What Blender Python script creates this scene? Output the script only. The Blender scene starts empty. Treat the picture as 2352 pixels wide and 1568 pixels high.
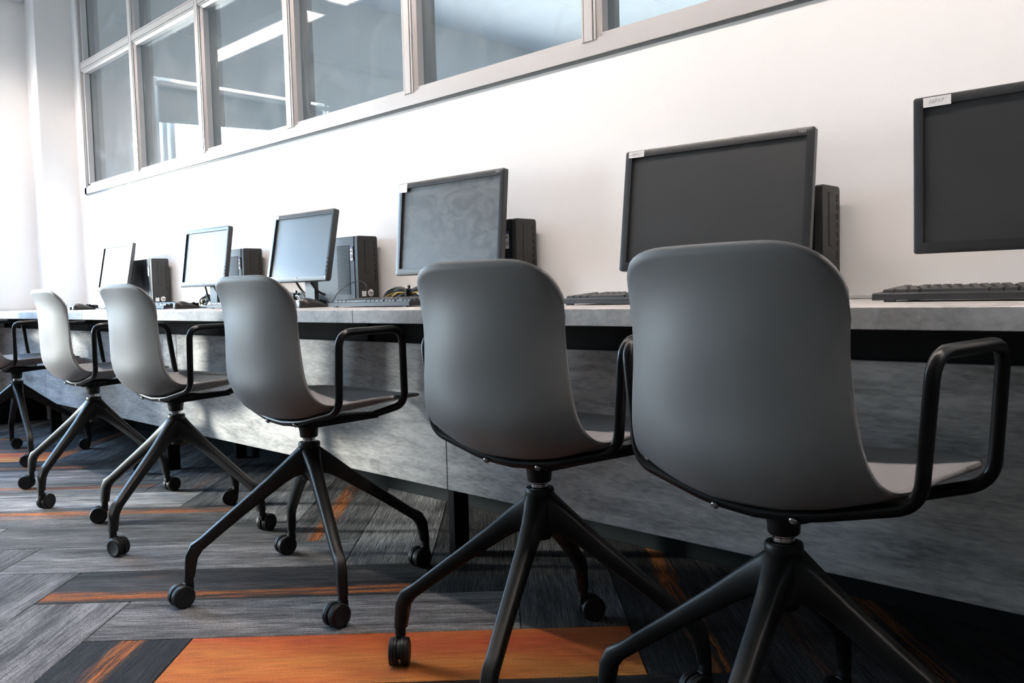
import bpy, bmesh, math, random
import numpy as np
from mathutils import Vector, Matrix, Euler

random.seed(7)
SC = bpy.context.scene
COL = SC.collection
PI = math.pi

# ------------------------------------------------------------------ camera
YC = -2.05                      # the camera stands 2.05 m from the desk wall (y = 0)
YAW, PITCH, ROLL, FPX = 0.794021, 0.058210, -0.025656, 1946.48
fw = Vector((-math.cos(YAW) * math.cos(PITCH), math.sin(YAW) * math.cos(PITCH), -math.sin(PITCH)))
rt = fw.cross(Vector((0, 0, 1))).normalized()
up = rt.cross(fw)
r2 = rt * math.cos(ROLL) + up * math.sin(ROLL)
u2 = -rt * math.sin(ROLL) + up * math.cos(ROLL)
cam_d = bpy.data.cameras.new('camera')
cam = bpy.data.objects.new('camera', cam_d)
COL.objects.link(cam)
cam_d.sensor_width = 36.0
cam_d.lens = 36.0 * FPX / 2352.0
cam_d.clip_start = 0.02
cam.matrix_world = Matrix(((r2.x, u2.x, -fw.x, 0.0), (r2.y, u2.y, -fw.y, YC), (r2.z, u2.z, -fw.z, 0.77), (0, 0, 0, 1)))
SC.camera = cam

# ------------------------------------------------------------------ world, exposure
SKY = 10.0                       # brightness of the overcast sky outside the windows
LAMP = 46.0                     # brightness of the fluorescent tubes
world = bpy.data.worlds.new('world')
SC.world = world
world.use_nodes = True
bgn = world.node_tree.nodes['Background']
wn_, wl_ = world.node_tree.nodes, world.node_tree.links
wtc = wn_.new('ShaderNodeTexCoord')
wsp = wn_.new('ShaderNodeSeparateXYZ')
wrp = wn_.new('ShaderNodeValToRGB')
wmr = wn_.new('ShaderNodeMapRange')
wmr.inputs[1].default_value = -1.0
wl_.new(wtc.outputs['Generated'], wsp.inputs[0])
wl_.new(wsp.outputs['Z'], wmr.inputs[0])
wl_.new(wmr.outputs[0], wrp.inputs[0])
we = wrp.color_ramp.elements
we[0].position, we[0].color = 0.47, (0.62, 0.60, 0.57, 1)       # ground
we[1].position, we[1].color = 1.0, (0.30, 0.54, 1.0, 1)         # zenith
for p_, c_ in ((0.51, (0.95, 0.96, 0.96, 1)), (0.56, (0.60, 0.79, 1.0, 1)), (0.66, (0.42, 0.66, 1.0, 1))):
    e_ = we.new(p_)
    e_.color = c_
wl_.new(wrp.outputs[0], bgn.inputs[0])
bgn.inputs[1].default_value = SKY
SC.view_settings.view_transform = 'Standard'
SC.view_settings.look = 'None'
SC.view_settings.exposure = 1.95
SC.view_settings.gamma = 1.0
SC.view_settings.use_curve_mapping = False
SC.cycles.use_denoising = True
SC.cycles.max_bounces = 8
SC.cycles.diffuse_bounces = 5
SC.cycles.transparent_max_bounces = 16
SC.cycles.sample_clamp_indirect = 8.0
SC.cycles.caustics_reflective = False
SC.cycles.caustics_refractive = False


# low hazy sun, slanting in through the windows of the left wall
sun_d = bpy.data.lights.new('sun', 'SUN')
sun_d.energy = 3.4
sun_d.color = (1.0, 0.93, 0.83)
sun_d.angle = math.radians(7.0)
sun = bpy.data.objects.new('sun', sun_d)
COL.objects.link(sun)
sun.rotation_euler = Vector((0.76, 0.65, -math.tan(math.radians(13.0)))).to_track_quat('-Z', 'Y').to_euler()


def portal(name, x, y0, y1, z0, z1):
    d = bpy.data.lights.new(name, 'AREA')
    d.shape = 'RECTANGLE'
    d.size = z1 - z0
    d.size_y = y1 - y0
    d.cycles.is_portal = True
    o = bpy.data.objects.new(name, d)
    COL.objects.link(o)
    o.location = (x, (y0 + y1) / 2, (z0 + z1) / 2)
    o.rotation_euler = (0, -PI / 2, 0)      # faces +x, into the rooms
    return o


portal('daylight_portal', -6.22, -1.99, -0.54, 0.80, 2.37)
portal('daylight_portal_door', -6.22, -4.20, -2.75, 0.06, 2.37)
portal('daylight_portal_next_room', -6.22, 2.6, 4.8, 0.9, 2.38)
_p = portal('daylight_portal_next_back', -2.3, 4.35, 7.65, 0.9, 2.4)
_p.location.y = 6.02
_p.rotation_euler = (0, -PI / 2, -PI / 2)

# ------------------------------------------------------------------ materials
MATS = {}


def mat(name, col, rough=0.5, metal=0.0, spec=0.5, emit=None, estr=0.0, var=0.0, vscale=20.0, bump=0.0, bscale=200.0, vstretch=(1, 1, 1)):
    m = bpy.data.materials.new(name)
    m.use_nodes = True
    nt = m.node_tree
    b = nt.nodes['Principled BSDF']
    b.inputs['Base Color'].default_value = (*col, 1)
    b.inputs['Roughness'].default_value = rough
    b.inputs['Metallic'].default_value = metal
    b.inputs['Specular IOR Level'].default_value = spec
    if emit:
        b.inputs['Emission Color'].default_value = (*emit, 1)
        b.inputs['Emission Strength'].default_value = estr
    tc = nt.nodes.new('ShaderNodeTexCoord')
    if var > 0:
        mp = nt.nodes.new('ShaderNodeMapping')
        mp.inputs['Scale'].default_value = vstretch
        nt.links.new(tc.outputs['Object'], mp.inputs[0])
        n = nt.nodes.new('ShaderNodeTexNoise')
        n.inputs['Scale'].default_value = vscale
        n.inputs['Detail'].default_value = 5
        nt.links.new(mp.outputs[0], n.inputs['Vector'])
        rmp = nt.nodes.new('ShaderNodeValToRGB')
        rmp.color_ramp.elements[0].position = 0.3
        rmp.color_ramp.elements[1].position = 0.7
        rmp.color_ramp.elements[0].color = (*[c * (1 - var) for c in col], 1)
        rmp.color_ramp.elements[1].color = (*[min(1, c * (1 + var)) for c in col], 1)
        nt.links.new(n.outputs['Fac'], rmp.inputs[0])
        nt.links.new(rmp.outputs[0], b.inputs['Base Color'])
    if bump > 0:
        n2 = nt.nodes.new('ShaderNodeTexNoise')
        n2.inputs['Scale'].default_value = bscale
        n2.inputs['Detail'].default_value = 3
        nt.links.new(tc.outputs['Object'], n2.inputs['Vector'])
        bp = nt.nodes.new('ShaderNodeBump')
        bp.inputs['Strength'].default_value = bump
        bp.inputs['Distance'].default_value = 0.001
        nt.links.new(n2.outputs['Fac'], bp.inputs['Height'])
        nt.links.new(bp.outputs[0], b.inputs['Normal'])
    MATS[name] = m
    return m


mat('wall_paint', (0.88, 0.87, 0.86), 0.65, var=0.012, vscale=3, bump=0.05, bscale=120)
mat('wall_paint_left', (0.88, 0.87, 0.86), 0.65, var=0.012, vscale=3)
mat('wall_paint_grey', (0.22, 0.225, 0.23), 0.7, var=0.03, vscale=3)
mat('next_wall', (0.42, 0.43, 0.44), 0.8, var=0.04, vscale=2)
mat('next_ceiling', (0.56, 0.57, 0.58), 0.8, var=0.02, vscale=2)
mat('ceiling_tile', (0.84, 0.84, 0.84), 0.9, var=0.03, vscale=60)
mat('white_trim', (0.80, 0.79, 0.78), 0.45, var=0.01)
mat('alu_frame', (0.50, 0.485, 0.48), 0.42, 0.25, var=0.03, vscale=4, vstretch=(1, 1, 1))
mat('frame_dark', (0.20, 0.20, 0.20), 0.6, var=0.05)
mat('black_board', (0.006, 0.009, 0.010), 0.7, spec=0.12, var=0.3, vscale=8)
mat('shell_plastic', (0.208, 0.203, 0.204), 0.48, spec=0.4, var=0.02, vscale=8, bump=0.12, bscale=900)
mat('black_metal', (0.004, 0.004, 0.0045), 0.30, spec=0.27, var=0.1)
mat('black_nylon', (0.009, 0.009, 0.009), 0.45, spec=0.28, var=0.1, bump=0.08, bscale=700)
mat('caster_rubber', (0.008, 0.008, 0.009), 0.5, spec=0.3, var=0.1)
mat('chrome', (0.75, 0.75, 0.76), 0.12, 1.0, var=0.01)
mat('bolt_steel', (0.55, 0.55, 0.56), 0.25, 1.0, var=0.01)
mat('badge_brown', (0.07, 0.04, 0.015), 0.4, var=0.1)
mat('monitor_plastic', (0.016, 0.017, 0.019), 0.36, spec=0.6, var=0.05)
mat('tower_metal', (0.005, 0.007, 0.010), 0.42, spec=0.32, var=0.06)
mat('tower_bezel', (0.020, 0.019, 0.018), 0.5, spec=0.35, var=0.08, bump=0.1, bscale=900)
mat('deep_black', (0.004, 0.004, 0.0045), 0.7, spec=0.2, var=0.1)
mat('key_plastic', (0.030, 0.029, 0.028), 0.45, var=0.08)
mat('keyboard_plastic', (0.026, 0.026, 0.027), 0.42, var=0.05)
mat('mouse_plastic', (0.020, 0.019, 0.018), 0.35, var=0.05)
mat('cable_black', (0.014, 0.014, 0.014), 0.4, var=0.1)
mat('cable_yellow', (0.62, 0.40, 0.03), 0.4, var=0.1)
mat('cable_blue', (0.06, 0.20, 0.50), 0.4, var=0.1)
mat('cable_grey', (0.45, 0.45, 0.45), 0.4, var=0.1)
mat('label_white', (0.78, 0.78, 0.78), 0.5, var=0.02)
mat('label_purple', (0.09, 0.05, 0.24), 0.5, var=0.05)
mat('ink', (0.06, 0.06, 0.065), 0.6, var=0.05)
mat('ink_faint', (0.42, 0.42, 0.46), 0.6, var=0.05)
mat('logo_grey', (0.42, 0.42, 0.43), 0.35, var=0.02)
mat('louvre_metal', (0.72, 0.72, 0.72), 0.25, 0.8, var=0.02)
mat('lamp_housing', (0.72, 0.72, 0.72), 0.5, var=0.02)
mat('tube_glow', (0.9, 0.9, 0.9), 0.5, emit=(1.0, 0.87, 0.80), estr=LAMP, var=0.01)
mat('blind_fabric', (0.30, 0.32, 0.33), 0.85, var=0.05, vscale=60)
mat('bright_trim', (0.85, 0.86, 0.87), 0.4, var=0.01)
mat('floor_base', (0.03, 0.03, 0.03), 0.9, var=0.2)
mat('next_floor', (0.25, 0.25, 0.25), 0.9, var=0.1)


def screen_mat(name, smear):
    m = bpy.data.materials.new(name)
    m.use_nodes = True
    nt = m.node_tree
    b = nt.nodes['Principled BSDF']
    b.inputs['Base Color'].default_value = (0.014, 0.014, 0.015, 1)
    b.inputs['Specular IOR Level'].default_value = 0.5
    tc = nt.nodes.new('ShaderNodeTexCoord')
    mp = nt.nodes.new('ShaderNodeMapping')
    mp.inputs['Scale'].default_value = (1, 1, 1.7)
    nt.links.new(tc.outputs['Object'], mp.inputs[0])
    n = nt.nodes.new('ShaderNodeTexNoise')
    n.inputs['Scale'].default_value = 9
    n.inputs['Detail'].default_value = 6
    n.inputs['Distortion'].default_value = 2.2
    nt.links.new(mp.outputs[0], n.inputs['Vector'])
    r = nt.nodes.new('ShaderNodeMapRange')
    r.inputs[1].default_value = 0.35
    r.inputs[2].default_value = 0.75
    r.inputs[3].default_value = 0.40
    r.inputs[4].default_value = 0.40 + smear * 0.6
    nt.links.new(n.outputs['Fac'], r.inputs[0])
    nt.links.new(r.outputs[0], b.inputs['Roughness'])
    rp = nt.nodes.new('ShaderNodeMapRange')
    rp.inputs[1].default_value = 0.4
    rp.inputs[2].default_value = 0.8
    rp.inputs[3].default_value = 0.9
    rp.inputs[4].default_value = 0.9 + smear * 1.2
    nt.links.new(n.outputs['Fac'], rp.inputs[0])
    nt.links.new(rp.outputs[0], b.inputs['Specular IOR Level'])
    if smear > 0.1:
        cr = nt.nodes.new('ShaderNodeValToRGB')
        cr.color_ramp.elements[0].position = 0.38
        cr.color_ramp.elements[0].color = (0.016, 0.017, 0.019, 1)
        cr.color_ramp.elements[1].position = 0.72
        cr.color_ramp.elements[1].color = (0.050, 0.053, 0.058, 1)
        nt.links.new(n.outputs['Fac'], cr.inputs[0])
        nt.links.new(cr.outputs[0], b.inputs['Base Color'])
    MATS[name] = m


screen_mat('screen_clean', 0.04)
screen_mat('screen_smeared', 0.30)


def glass_mat(name, ior):
    m = bpy.data.materials.new(name)
    m.use_nodes = True
    nt = m.node_tree
    nt.nodes.remove(nt.nodes['Principled BSDF'])
    out = nt.nodes['Material Output']
    tr = nt.nodes.new('ShaderNodeBsdfTransparent')
    tr.inputs[0].default_value = (0.90, 0.94, 0.95, 1)
    gl = nt.nodes.new('ShaderNodeBsdfGlossy')
    gl.inputs['Roughness'].default_value = 0.01
    fr = nt.nodes.new('ShaderNodeFresnel')
    ge = nt.nodes.new('ShaderNodeNewGeometry')
    ir = nt.nodes.new('ShaderNodeMapRange')     # same reflectance from both faces of the pane
    ir.inputs[3].default_value = ior
    ir.inputs[4].default_value = 1 / ior
    nt.links.new(ge.outputs['Backfacing'], ir.inputs[0])
    nt.links.new(ir.outputs[0], fr.inputs[0])
    mx = nt.nodes.new('ShaderNodeMixShader')
    nt.links.new(fr.outputs[0], mx.inputs[0])
    nt.links.new(tr.outputs[0], mx.inputs[1])
    nt.links.new(gl.outputs[0], mx.inputs[2])
    # dust and dried smears on the pane
    df = nt.nodes.new('ShaderNodeBsdfDiffuse')
    df.inputs[0].default_value = (0.8, 0.82, 0.84, 1)
    tc = nt.nodes.new('ShaderNodeTexCoord')
    n = nt.nodes.new('ShaderNodeTexNoise')
    n.inputs['Scale'].default_value = 5
    n.inputs['Detail'].default_value = 9
    n.inputs['Distortion'].default_value = 1.4
    nt.links.new(tc.outputs['Object'], n.inputs['Vector'])
    r = nt.nodes.new('ShaderNodeMapRange')
    r.inputs[1].default_value = 0.5
    r.inputs[2].default_value = 0.85
    r.inputs[3].default_value = 0.015
    r.inputs[4].default_value = 0.09
    nt.links.new(n.outputs['Fac'], r.inputs[0])
    m2 = nt.nodes.new('ShaderNodeMixShader')
    nt.links.new(r.outputs[0], m2.inputs[0])
    nt.links.new(mx.outputs[0], m2.inputs[1])
    nt.links.new(df.outputs[0], m2.inputs[2])
    nt.links.new(m2.outputs[0], out.inputs[0])
    MATS[name] = m


glass_mat('window_glass', 1.5)
glass_mat('partition_glass', 2.1)


def concrete_mat(name, lo, hi, stretch, scale):
    m = bpy.data.materials.new(name)
    m.use_nodes = True
    nt = m.node_tree
    b = nt.nodes['Principled BSDF']
    b.inputs['Roughness'].default_value = 0.5
    b.inputs['Specular IOR Level'].default_value = 0.4
    tc = nt.nodes.new('ShaderNodeTexCoord')
    mp = nt.nodes.new('ShaderNodeMapping')
    mp.inputs['Scale'].default_value = stretch
    nt.links.new(tc.outputs['Object'], mp.inputs[0])
    n = nt.nodes.new('ShaderNodeTexNoise')
    n.inputs['Scale'].default_value = scale
    n.inputs['Detail'].default_value = 9
    n.inputs['Roughness'].default_value = 0.62
    n.inputs['Distortion'].default_value = 0.5
    nt.links.new(mp.outputs[0], n.inputs['Vector'])
    n2 = nt.nodes.new('ShaderNodeTexNoise')
    n2.inputs['Scale'].default_value = scale * 9
    n2.inputs['Detail'].default_value = 6
    nt.links.new(mp.outputs[0], n2.inputs['Vector'])
    mx = nt.nodes.new('ShaderNodeMix')
    mx.data_type = 'FLOAT'
    mx.inputs[0].default_value = 0.35
    nt.links.new(n.outputs['Fac'], mx.inputs[2])
    nt.links.new(n2.outputs['Fac'], mx.inputs[3])
    cr = nt.nodes.new('ShaderNodeValToRGB')
    cr.color_ramp.elements[0].position = 0.36
    cr.color_ramp.elements[0].color = (*lo, 1)
    cr.color_ramp.elements[1].position = 0.62
    cr.color_ramp.elements[1].color = (*hi, 1)
    nt.links.new(mx.outputs[0], cr.inputs[0])
    nt.links.new(cr.outputs[0], b.inputs['Base Color'])
    MATS[name] = m


concrete_mat('laminate_panel', (0.18, 0.174, 0.170), (0.50, 0.48, 0.465), (1.0, 1.0, 5.0), 4.5)
concrete_mat('laminate_edge', (0.29, 0.278, 0.268), (0.54, 0.515, 0.495), (1.0, 1.0, 1.5), 9.0)


def carpet_mat():
    m = bpy.data.materials.new('carpet_pile')
    m.use_nodes = True
    nt = m.node_tree
    N, L = nt.nodes.new, nt.links.new
    b = nt.nodes['Principled BSDF']
    b.inputs['Roughness'].default_value = 0.85
    b.inputs['Specular IOR Level'].default_value = 0.25
    tc = N('ShaderNodeTexCoord')
    oi = N('ShaderNodeObjectInfo')
    rnd = N('ShaderNodeMath'); rnd.operation = 'MULTIPLY'; rnd.inputs[1].default_value = 37.0
    L(oi.outputs['Random'], rnd.inputs[0])

    def noise(sx, sy, detail, off, rough=0.6):
        mp = N('ShaderNodeMapping')
        mp.inputs['Scale'].default_value = (sx, sy, 1)
        L(tc.outputs['Object'], mp.inputs[0])
        n = N('ShaderNodeTexNoise')
        n.noise_dimensions = '4D'
        n.inputs['Scale'].default_value = 1
        n.inputs['Detail'].default_value = detail
        n.inputs['Roughness'].default_value = rough
        ad = N('ShaderNodeMath'); ad.inputs[1].default_value = off
        L(rnd.outputs[0], ad.inputs[0])
        L(mp.outputs[0], n.inputs['Vector'])
        L(ad.outputs[0], n.inputs['W'])
        return n.outputs['Fac']

    def rng(src, a, b_, c, d):
        r = N('ShaderNodeMapRange')
        for i, v in enumerate((a, b_, c, d)):
            r.inputs[i + 1].default_value = v
        L(src, r.inputs[0])
        return r.outputs[0]

    def mul(a, c):
        k = N('ShaderNodeMath'); k.operation = 'MULTIPLY'
        L(a, k.inputs[0]); L(c, k.inputs[1])
        return k.outputs[0]

    broad = rng(noise(2.2, 16, 4, 0), 0.32, 0.70, 0.28, 2.0)
    fine = rng(noise(11, 190, 4, 5, 0.7), 0.34, 0.68, 0.30, 1.8)
    pile = rng(noise(420, 420, 2, 9), 0.32, 0.68, 0.42, 1.58)
    val = mul(mul(broad, fine), pile)
    sc = N('ShaderNodeVectorMath'); sc.operation = 'SCALE'
    L(oi.outputs['Color'], sc.inputs[0]); L(val, sc.inputs['Scale'])
    # orange yarn worked into the plank in long streaks
    om = rng(noise(1.2, 11, 5, 3, 0.7), 0.56, 0.63, 0, 1)
    of = rng(noise(9, 150, 3, 7), 0.30, 0.46, 0.25, 1)
    at = N('ShaderNodeAttribute'); at.attribute_type = 'OBJECT'; at.attribute_name = 'band'
    sp = N('ShaderNodeSeparateXYZ'); L(tc.outputs['Object'], sp.inputs[0])
    wob = rng(noise(3, 20, 4, 11), 0.2, 0.8, -0.022, 0.022)
    d1 = N('ShaderNodeMath'); d1.operation = 'SUBTRACT'; L(sp.outputs['Y'], d1.inputs[0]); L(at.outputs['Fac'], d1.inputs[1])
    d2 = N('ShaderNodeMath'); d2.operation = 'ADD'; L(d1.outputs[0], d2.inputs[0]); L(wob, d2.inputs[1])
    d3 = N('ShaderNodeMath'); d3.operation = 'ABSOLUTE'; L(d2.outputs[0], d3.inputs[0])
    bandm = rng(d3.outputs[0], 0.034, 0.018, 0, 1)
    gaps = rng(noise(2.6, 60, 4, 13, 0.7), 0.40, 0.52, 0, 1)
    bandm = mul(bandm, gaps)
    om2 = mul(om, rng(noise(0.7, 4, 2, 17), 0.5, 0.7, 0, 0.6))
    mxm = N('ShaderNodeMath'); mxm.operation = 'MAXIMUM'; L(bandm, mxm.inputs[0]); L(om2, mxm.inputs[1])
    mask = mul(mul(mxm.outputs[0], of), oi.outputs['Alpha'])
    oc = N('ShaderNodeValToRGB')
    oc.color_ramp.elements[0].color = (0.28, 0.055, 0.012, 1)
    oc.color_ramp.elements[1].color = (0.55, 0.19, 0.035, 1)
    L(noise(3, 30, 3, 1), oc.inputs[0])
    osc = N('ShaderNodeVectorMath'); osc.operation = 'SCALE'
    L(oc.outputs[0], osc.inputs[0]); L(mul(fine, pile), osc.inputs['Scale'])
    mx = N('ShaderNodeMix'); mx.data_type = 'RGBA'
    L(mask, mx.inputs[0]); L(sc.outputs[0], mx.inputs[6]); L(osc.outputs[0], mx.inputs[7])
    L(mx.outputs[2], b.inputs['Base Color'])
    bp = N('ShaderNodeBump')
    bp.inputs['Strength'].default_value = 0.7
    bp.inputs['Distance'].default_value = 0.003
    L(mul(fine, pile), bp.inputs['Height'])
    L(bp.outputs[0], b.inputs['Normal'])
    MATS['carpet_pile'] = m
    # the all-orange plank
    m2 = bpy.data.materials.new('carpet_pile_orange')
    m2.use_nodes = True
    nt = m2.node_tree
    N, L = nt.nodes.new, nt.links.new
    b = nt.nodes['Principled BSDF']
    b.inputs['Roughness'].default_value = 0.85
    b.inputs['Specular IOR Level'].default_value = 0.25
    tc = N('ShaderNodeTexCoord')
    oi = N('ShaderNodeObjectInfo')
    rnd = N('ShaderNodeMath'); rnd.operation = 'MULTIPLY'; rnd.inputs[1].default_value = 37.0
    L(oi.outputs['Random'], rnd.inputs[0])

    cr = N('ShaderNodeValToRGB')
    e = cr.color_ramp.elements
    e[0].position = 0.28; e[0].color = (0.44, 0.075, 0.022, 1)
    e[1].position = 0.74; e[1].color = (0.60, 0.24, 0.05, 1)
    x = e.new(0.5); x.color = (0.49, 0.135, 0.028, 1)
    mp = N('ShaderNodeMapping'); mp.inputs['Scale'].default_value = (1.6, 9, 1)
    L(tc.outputs['Object'], mp.inputs[0])
    n = N('ShaderNodeTexNoise'); n.inputs['Scale'].default_value = 1; n.inputs['Detail'].default_value = 4
    L(mp.outputs[0], n.inputs['Vector'])
    # yellower towards one long edge of the plank: the yarn itself is dyed that way
    sp = N('ShaderNodeSeparateXYZ'); L(tc.outputs['Object'], sp.inputs[0])
    gr = N('ShaderNodeMapRange'); gr.inputs[1].default_value = 0.0; gr.inputs[2].default_value = 0.25
    gr.inputs[3].default_value = 0.13; gr.inputs[4].default_value = -0.11
    L(sp.outputs['Y'], gr.inputs[0])
    ad = N('ShaderNodeMath'); L(n.outputs['Fac'], ad.inputs[0]); L(gr.outputs[0], ad.inputs[1])
    L(ad.outputs[0], cr.inputs[0])
    fine = rng2(nt, tc, (11, 190, 1), 4, 0.3, 0.72, 0.7, 1.28)
    pile = rng2(nt, tc, (420, 420, 1), 2, 0.3, 0.7, 0.68, 1.3)
    k = N('ShaderNodeMath'); k.operation = 'MULTIPLY'; L(fine, k.inputs[0]); L(pile, k.inputs[1])
    osc = N('ShaderNodeVectorMath'); osc.operation = 'SCALE'
    L(cr.outputs[0], osc.inputs[0]); L(k.outputs[0], osc.inputs['Scale'])
    L(osc.outputs[0], b.inputs['Base Color'])
    bp = N('ShaderNodeBump'); bp.inputs['Strength'].default_value = 0.7; bp.inputs['Distance'].default_value = 0.003
    L(k.outputs[0], bp.inputs['Height']); L(bp.outputs[0], b.inputs['Normal'])
    MATS['carpet_pile_orange'] = m2


def rng2(nt, tc, scale, detail, a, b_, c, d):
    mp = nt.nodes.new('ShaderNodeMapping'); mp.inputs['Scale'].default_value = scale
    nt.links.new(tc.outputs['Object'], mp.inputs[0])
    n = nt.nodes.new('ShaderNodeTexNoise'); n.inputs['Scale'].default_value = 1; n.inputs['Detail'].default_value = detail
    nt.links.new(mp.outputs[0], n.inputs['Vector'])
    r = nt.nodes.new('ShaderNodeMapRange')
    for i, v in enumerate((a, b_, c, d)):
        r.inputs[i + 1].default_value = v
    nt.links.new(n.outputs['Fac'], r.inputs[0])
    return r.outputs[0]


carpet_mat()


# ------------------------------------------------------------------ mesh helpers
class MB:
    """Collects shapes; build() links them as ONE mesh object."""

    def __init__(self):
        self.bm = bmesh.new()

    def _add(self, vs, fs, M=None):
        vv = [self.bm.verts.new((M @ Vector(v)) if M else v) for v in vs]
        for f in fs:
            try:
                self.bm.faces.new([vv[i] for i in f])
            except ValueError:
                pass
        return vv

    def box(self, x0, x1, y0, y1, z0, z1, M=None, bev=0.0, seg=2):
        if bev <= 0:
            self._add([(x0, y0, z0), (x1, y0, z0), (x1, y1, z0), (x0, y1, z0), (x0, y0, z1), (x1, y0, z1), (x1, y1, z1), (x0, y1, z1)],
                      [(3, 2, 1, 0), (4, 5, 6, 7), (0, 1, 5, 4), (1, 2, 6, 5), (2, 3, 7, 6), (3, 0, 4, 7)], M)
            return self
        t = bmesh.new()
        vv = [t.verts.new(v) for v in [(x0, y0, z0), (x1, y0, z0), (x1, y1, z0), (x0, y1, z0), (x0, y0, z1), (x1, y0, z1), (x1, y1, z1), (x0, y1, z1)]]
        for f in [(3, 2, 1, 0), (4, 5, 6, 7), (0, 1, 5, 4), (1, 2, 6, 5), (2, 3, 7, 6), (3, 0, 4, 7)]:
            t.faces.new([vv[i] for i in f])
        bmesh.ops.bevel(t, geom=t.edges[:], offset=bev, segments=seg, affect='EDGES', profile=0.5)
        self._merge(t, M)
        return self

    def _merge(self, t, M=None):
        t.verts.index_update()
        self._add([v.co.copy() for v in t.verts], [[v.index for v in f.verts] for f in t.faces], M)
        t.free()

    def rect_prism(self, w, h, y0, y1, r, M=None, seg=5, chamf=0.0):
        """rounded rectangle (w along x, h along z) extruded along y"""
        pts = []
        for cx, cz, a0 in ((w / 2 - r, h / 2 - r, 0), (-w / 2 + r, h / 2 - r, 90), (-w / 2 + r, -h / 2 + r, 180), (w / 2 - r, -h / 2 + r, 270)):
            for i in range(seg + 1):
                a = math.radians(a0 + 90 * i / seg)
                pts.append((cx + r * math.cos(a), cz + r * math.sin(a)))
        n = len(pts)
        c = chamf
        rings = [(1 - 2 * c / w, y0, 1 - 2 * c / h)] if c else []
        rings += [(1, y0 + c, 1), (1, y1 - c, 1)]
        if c:
            rings += [(1 - 2 * c / w, y1, 1 - 2 * c / h)]
        vs = [(x * sx, y, z * sz) for sx, y, sz in rings for x, z in pts]
        fs = [tuple(range(n)), tuple(reversed(range(n * (len(rings) - 1), n * len(rings))))]
        for k in range(len(rings) - 1):
            for i in range(n):
                j = (i + 1) % n
                fs.append((k * n + j, k * n + i, (k + 1) * n + i, (k + 1) * n + j))
        self._add(vs, fs, M)
        return self

    def lathe(self, prof, seg=24, M=None):
        """prof: (r, z) pairs, turned about z; closed with caps"""
        vs, fs = [], []
        for r, z in prof:
            for i in range(seg):
                a = 2 * PI * i / seg
                vs.append((r * math.cos(a), r * math.sin(a), z))
        for k in range(len(prof) - 1):
            for i in range(seg):
                j = (i + 1) % seg
                fs.append((k * seg + i, k * seg + j, (k + 1) * seg + j, (k + 1) * seg + i))
        fs.append(tuple(reversed(range(seg))))
        fs.append(tuple(range((len(prof) - 1) * seg, len(prof) * seg)))
        self._add(vs, fs, M)
        return self

    def tube(self, pts, rad, seg=10, M=None, closed=False):
        P = [Vector(p) for p in pts]
        n = len(P)
        T = []
        for i in range(n):
            a = P[(i - 1) % n] if (closed or i > 0) else P[i]
            b = P[(i + 1) % n] if (closed or i < n - 1) else P[i]
            T.append((b - a).normalized())
        nrm = T[0].orthogonal().normalized()
        vs, fs = [], []
        for i in range(n):
            nrm = (nrm - T[i] * nrm.dot(T[i])).normalized()
            bn = T[i].cross(nrm)
            rr = rad[i] if isinstance(rad, (list, tuple)) else rad
            for k in range(seg):
                a = 2 * PI * k / seg
                vs.append(P[i] + (nrm * math.cos(a) + bn * math.sin(a)) * rr)
        for i in range(n if closed else n - 1):
            for k in range(seg):
                l = (k + 1) % seg
                i2 = (i + 1) % n
                fs.append((i * seg + k, i * seg + l, i2 * seg + l, i2 * seg + k))
        if not closed:
            fs.append(tuple(reversed(range(seg))))
            fs.append(tuple(range((n - 1) * seg, n * seg)))
        self._add(vs, fs, M)
        return self

    def loft(self, rings, cap=True, M=None):
        n = len(rings[0])
        vs = [v for r in rings for v in r]
        fs = []
        for k in range(len(rings) - 1):
            for i in range(n):
                j = (i + 1) % n
                fs.append((k * n + i, k * n + j, (k + 1) * n + j, (k + 1) * n + i))
        if cap:
            fs.append(tuple(reversed(range(n))))
            fs.append(tuple(range((len(rings) - 1) * n, len(rings) * n)))
        self._add(vs, fs, M)
        return self

    def mesh(self, name, m, smooth=None):
        bmesh.ops.recalc_face_normals(self.bm, faces=self.bm.faces[:])
        me = bpy.data.meshes.new(name)
        self.bm.to_mesh(me)
        self.bm.free()
        me.materials.append(MATS[m])
        if smooth is not None:
            for p in me.polygons:
                p.use_smooth = True
            me.set_sharp_from_angle(angle=math.radians(smooth))
        return me

    def build(self, name, m, parent=None, smooth=None):
        return link(name, self.mesh(name, m, smooth), parent)


def link(name, me, parent=None):
    o = bpy.data.objects.new(name, me)
    COL.objects.link(o)
    if parent is not None:
        o.parent = parent
    return o


def tag(o, label=None, cat=None, group=None, kind=None):
    if label: o['label'] = label
    if cat: o['category'] = cat
    if group: o['group'] = group
    if kind: o['kind'] = kind
    return o


def empty(name, loc=(0, 0, 0), rz=0.0):
    o = bpy.data.objects.new(name, None)
    o.empty_display_size = 0.05
    COL.objects.link(o)
    o.location = loc
    o.rotation_euler = (0, 0, rz)
    return o


def copy_tree(o, parent=None):
    c = o.copy()
    COL.objects.link(c)
    c.parent = parent
    for ch in list(o.children):
        copy_tree(ch, c)
    return c


def fillet(pts, rad, seg=6):
    """polyline with its corners rounded"""
    P = [Vector(p) for p in pts]
    out = [P[0]]
    for i in range(1, len(P) - 1):
        r = rad[i] if isinstance(rad, (list, tuple)) else rad
        a, b, c = P[i - 1], P[i], P[i + 1]
        d1, d2 = (a - b), (c - b)
        l = min(r, d1.length * 0.49, d2.length * 0.49)
        s, e = b + d1.normalized() * l, b + d2.normalized() * l
        for k in range(seg + 1):
            t = k / seg
            out.append(s * (1 - t) ** 2 + b * 2 * t * (1 - t) + e * t * t)
    out.append(P[-1])
    return out


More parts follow.
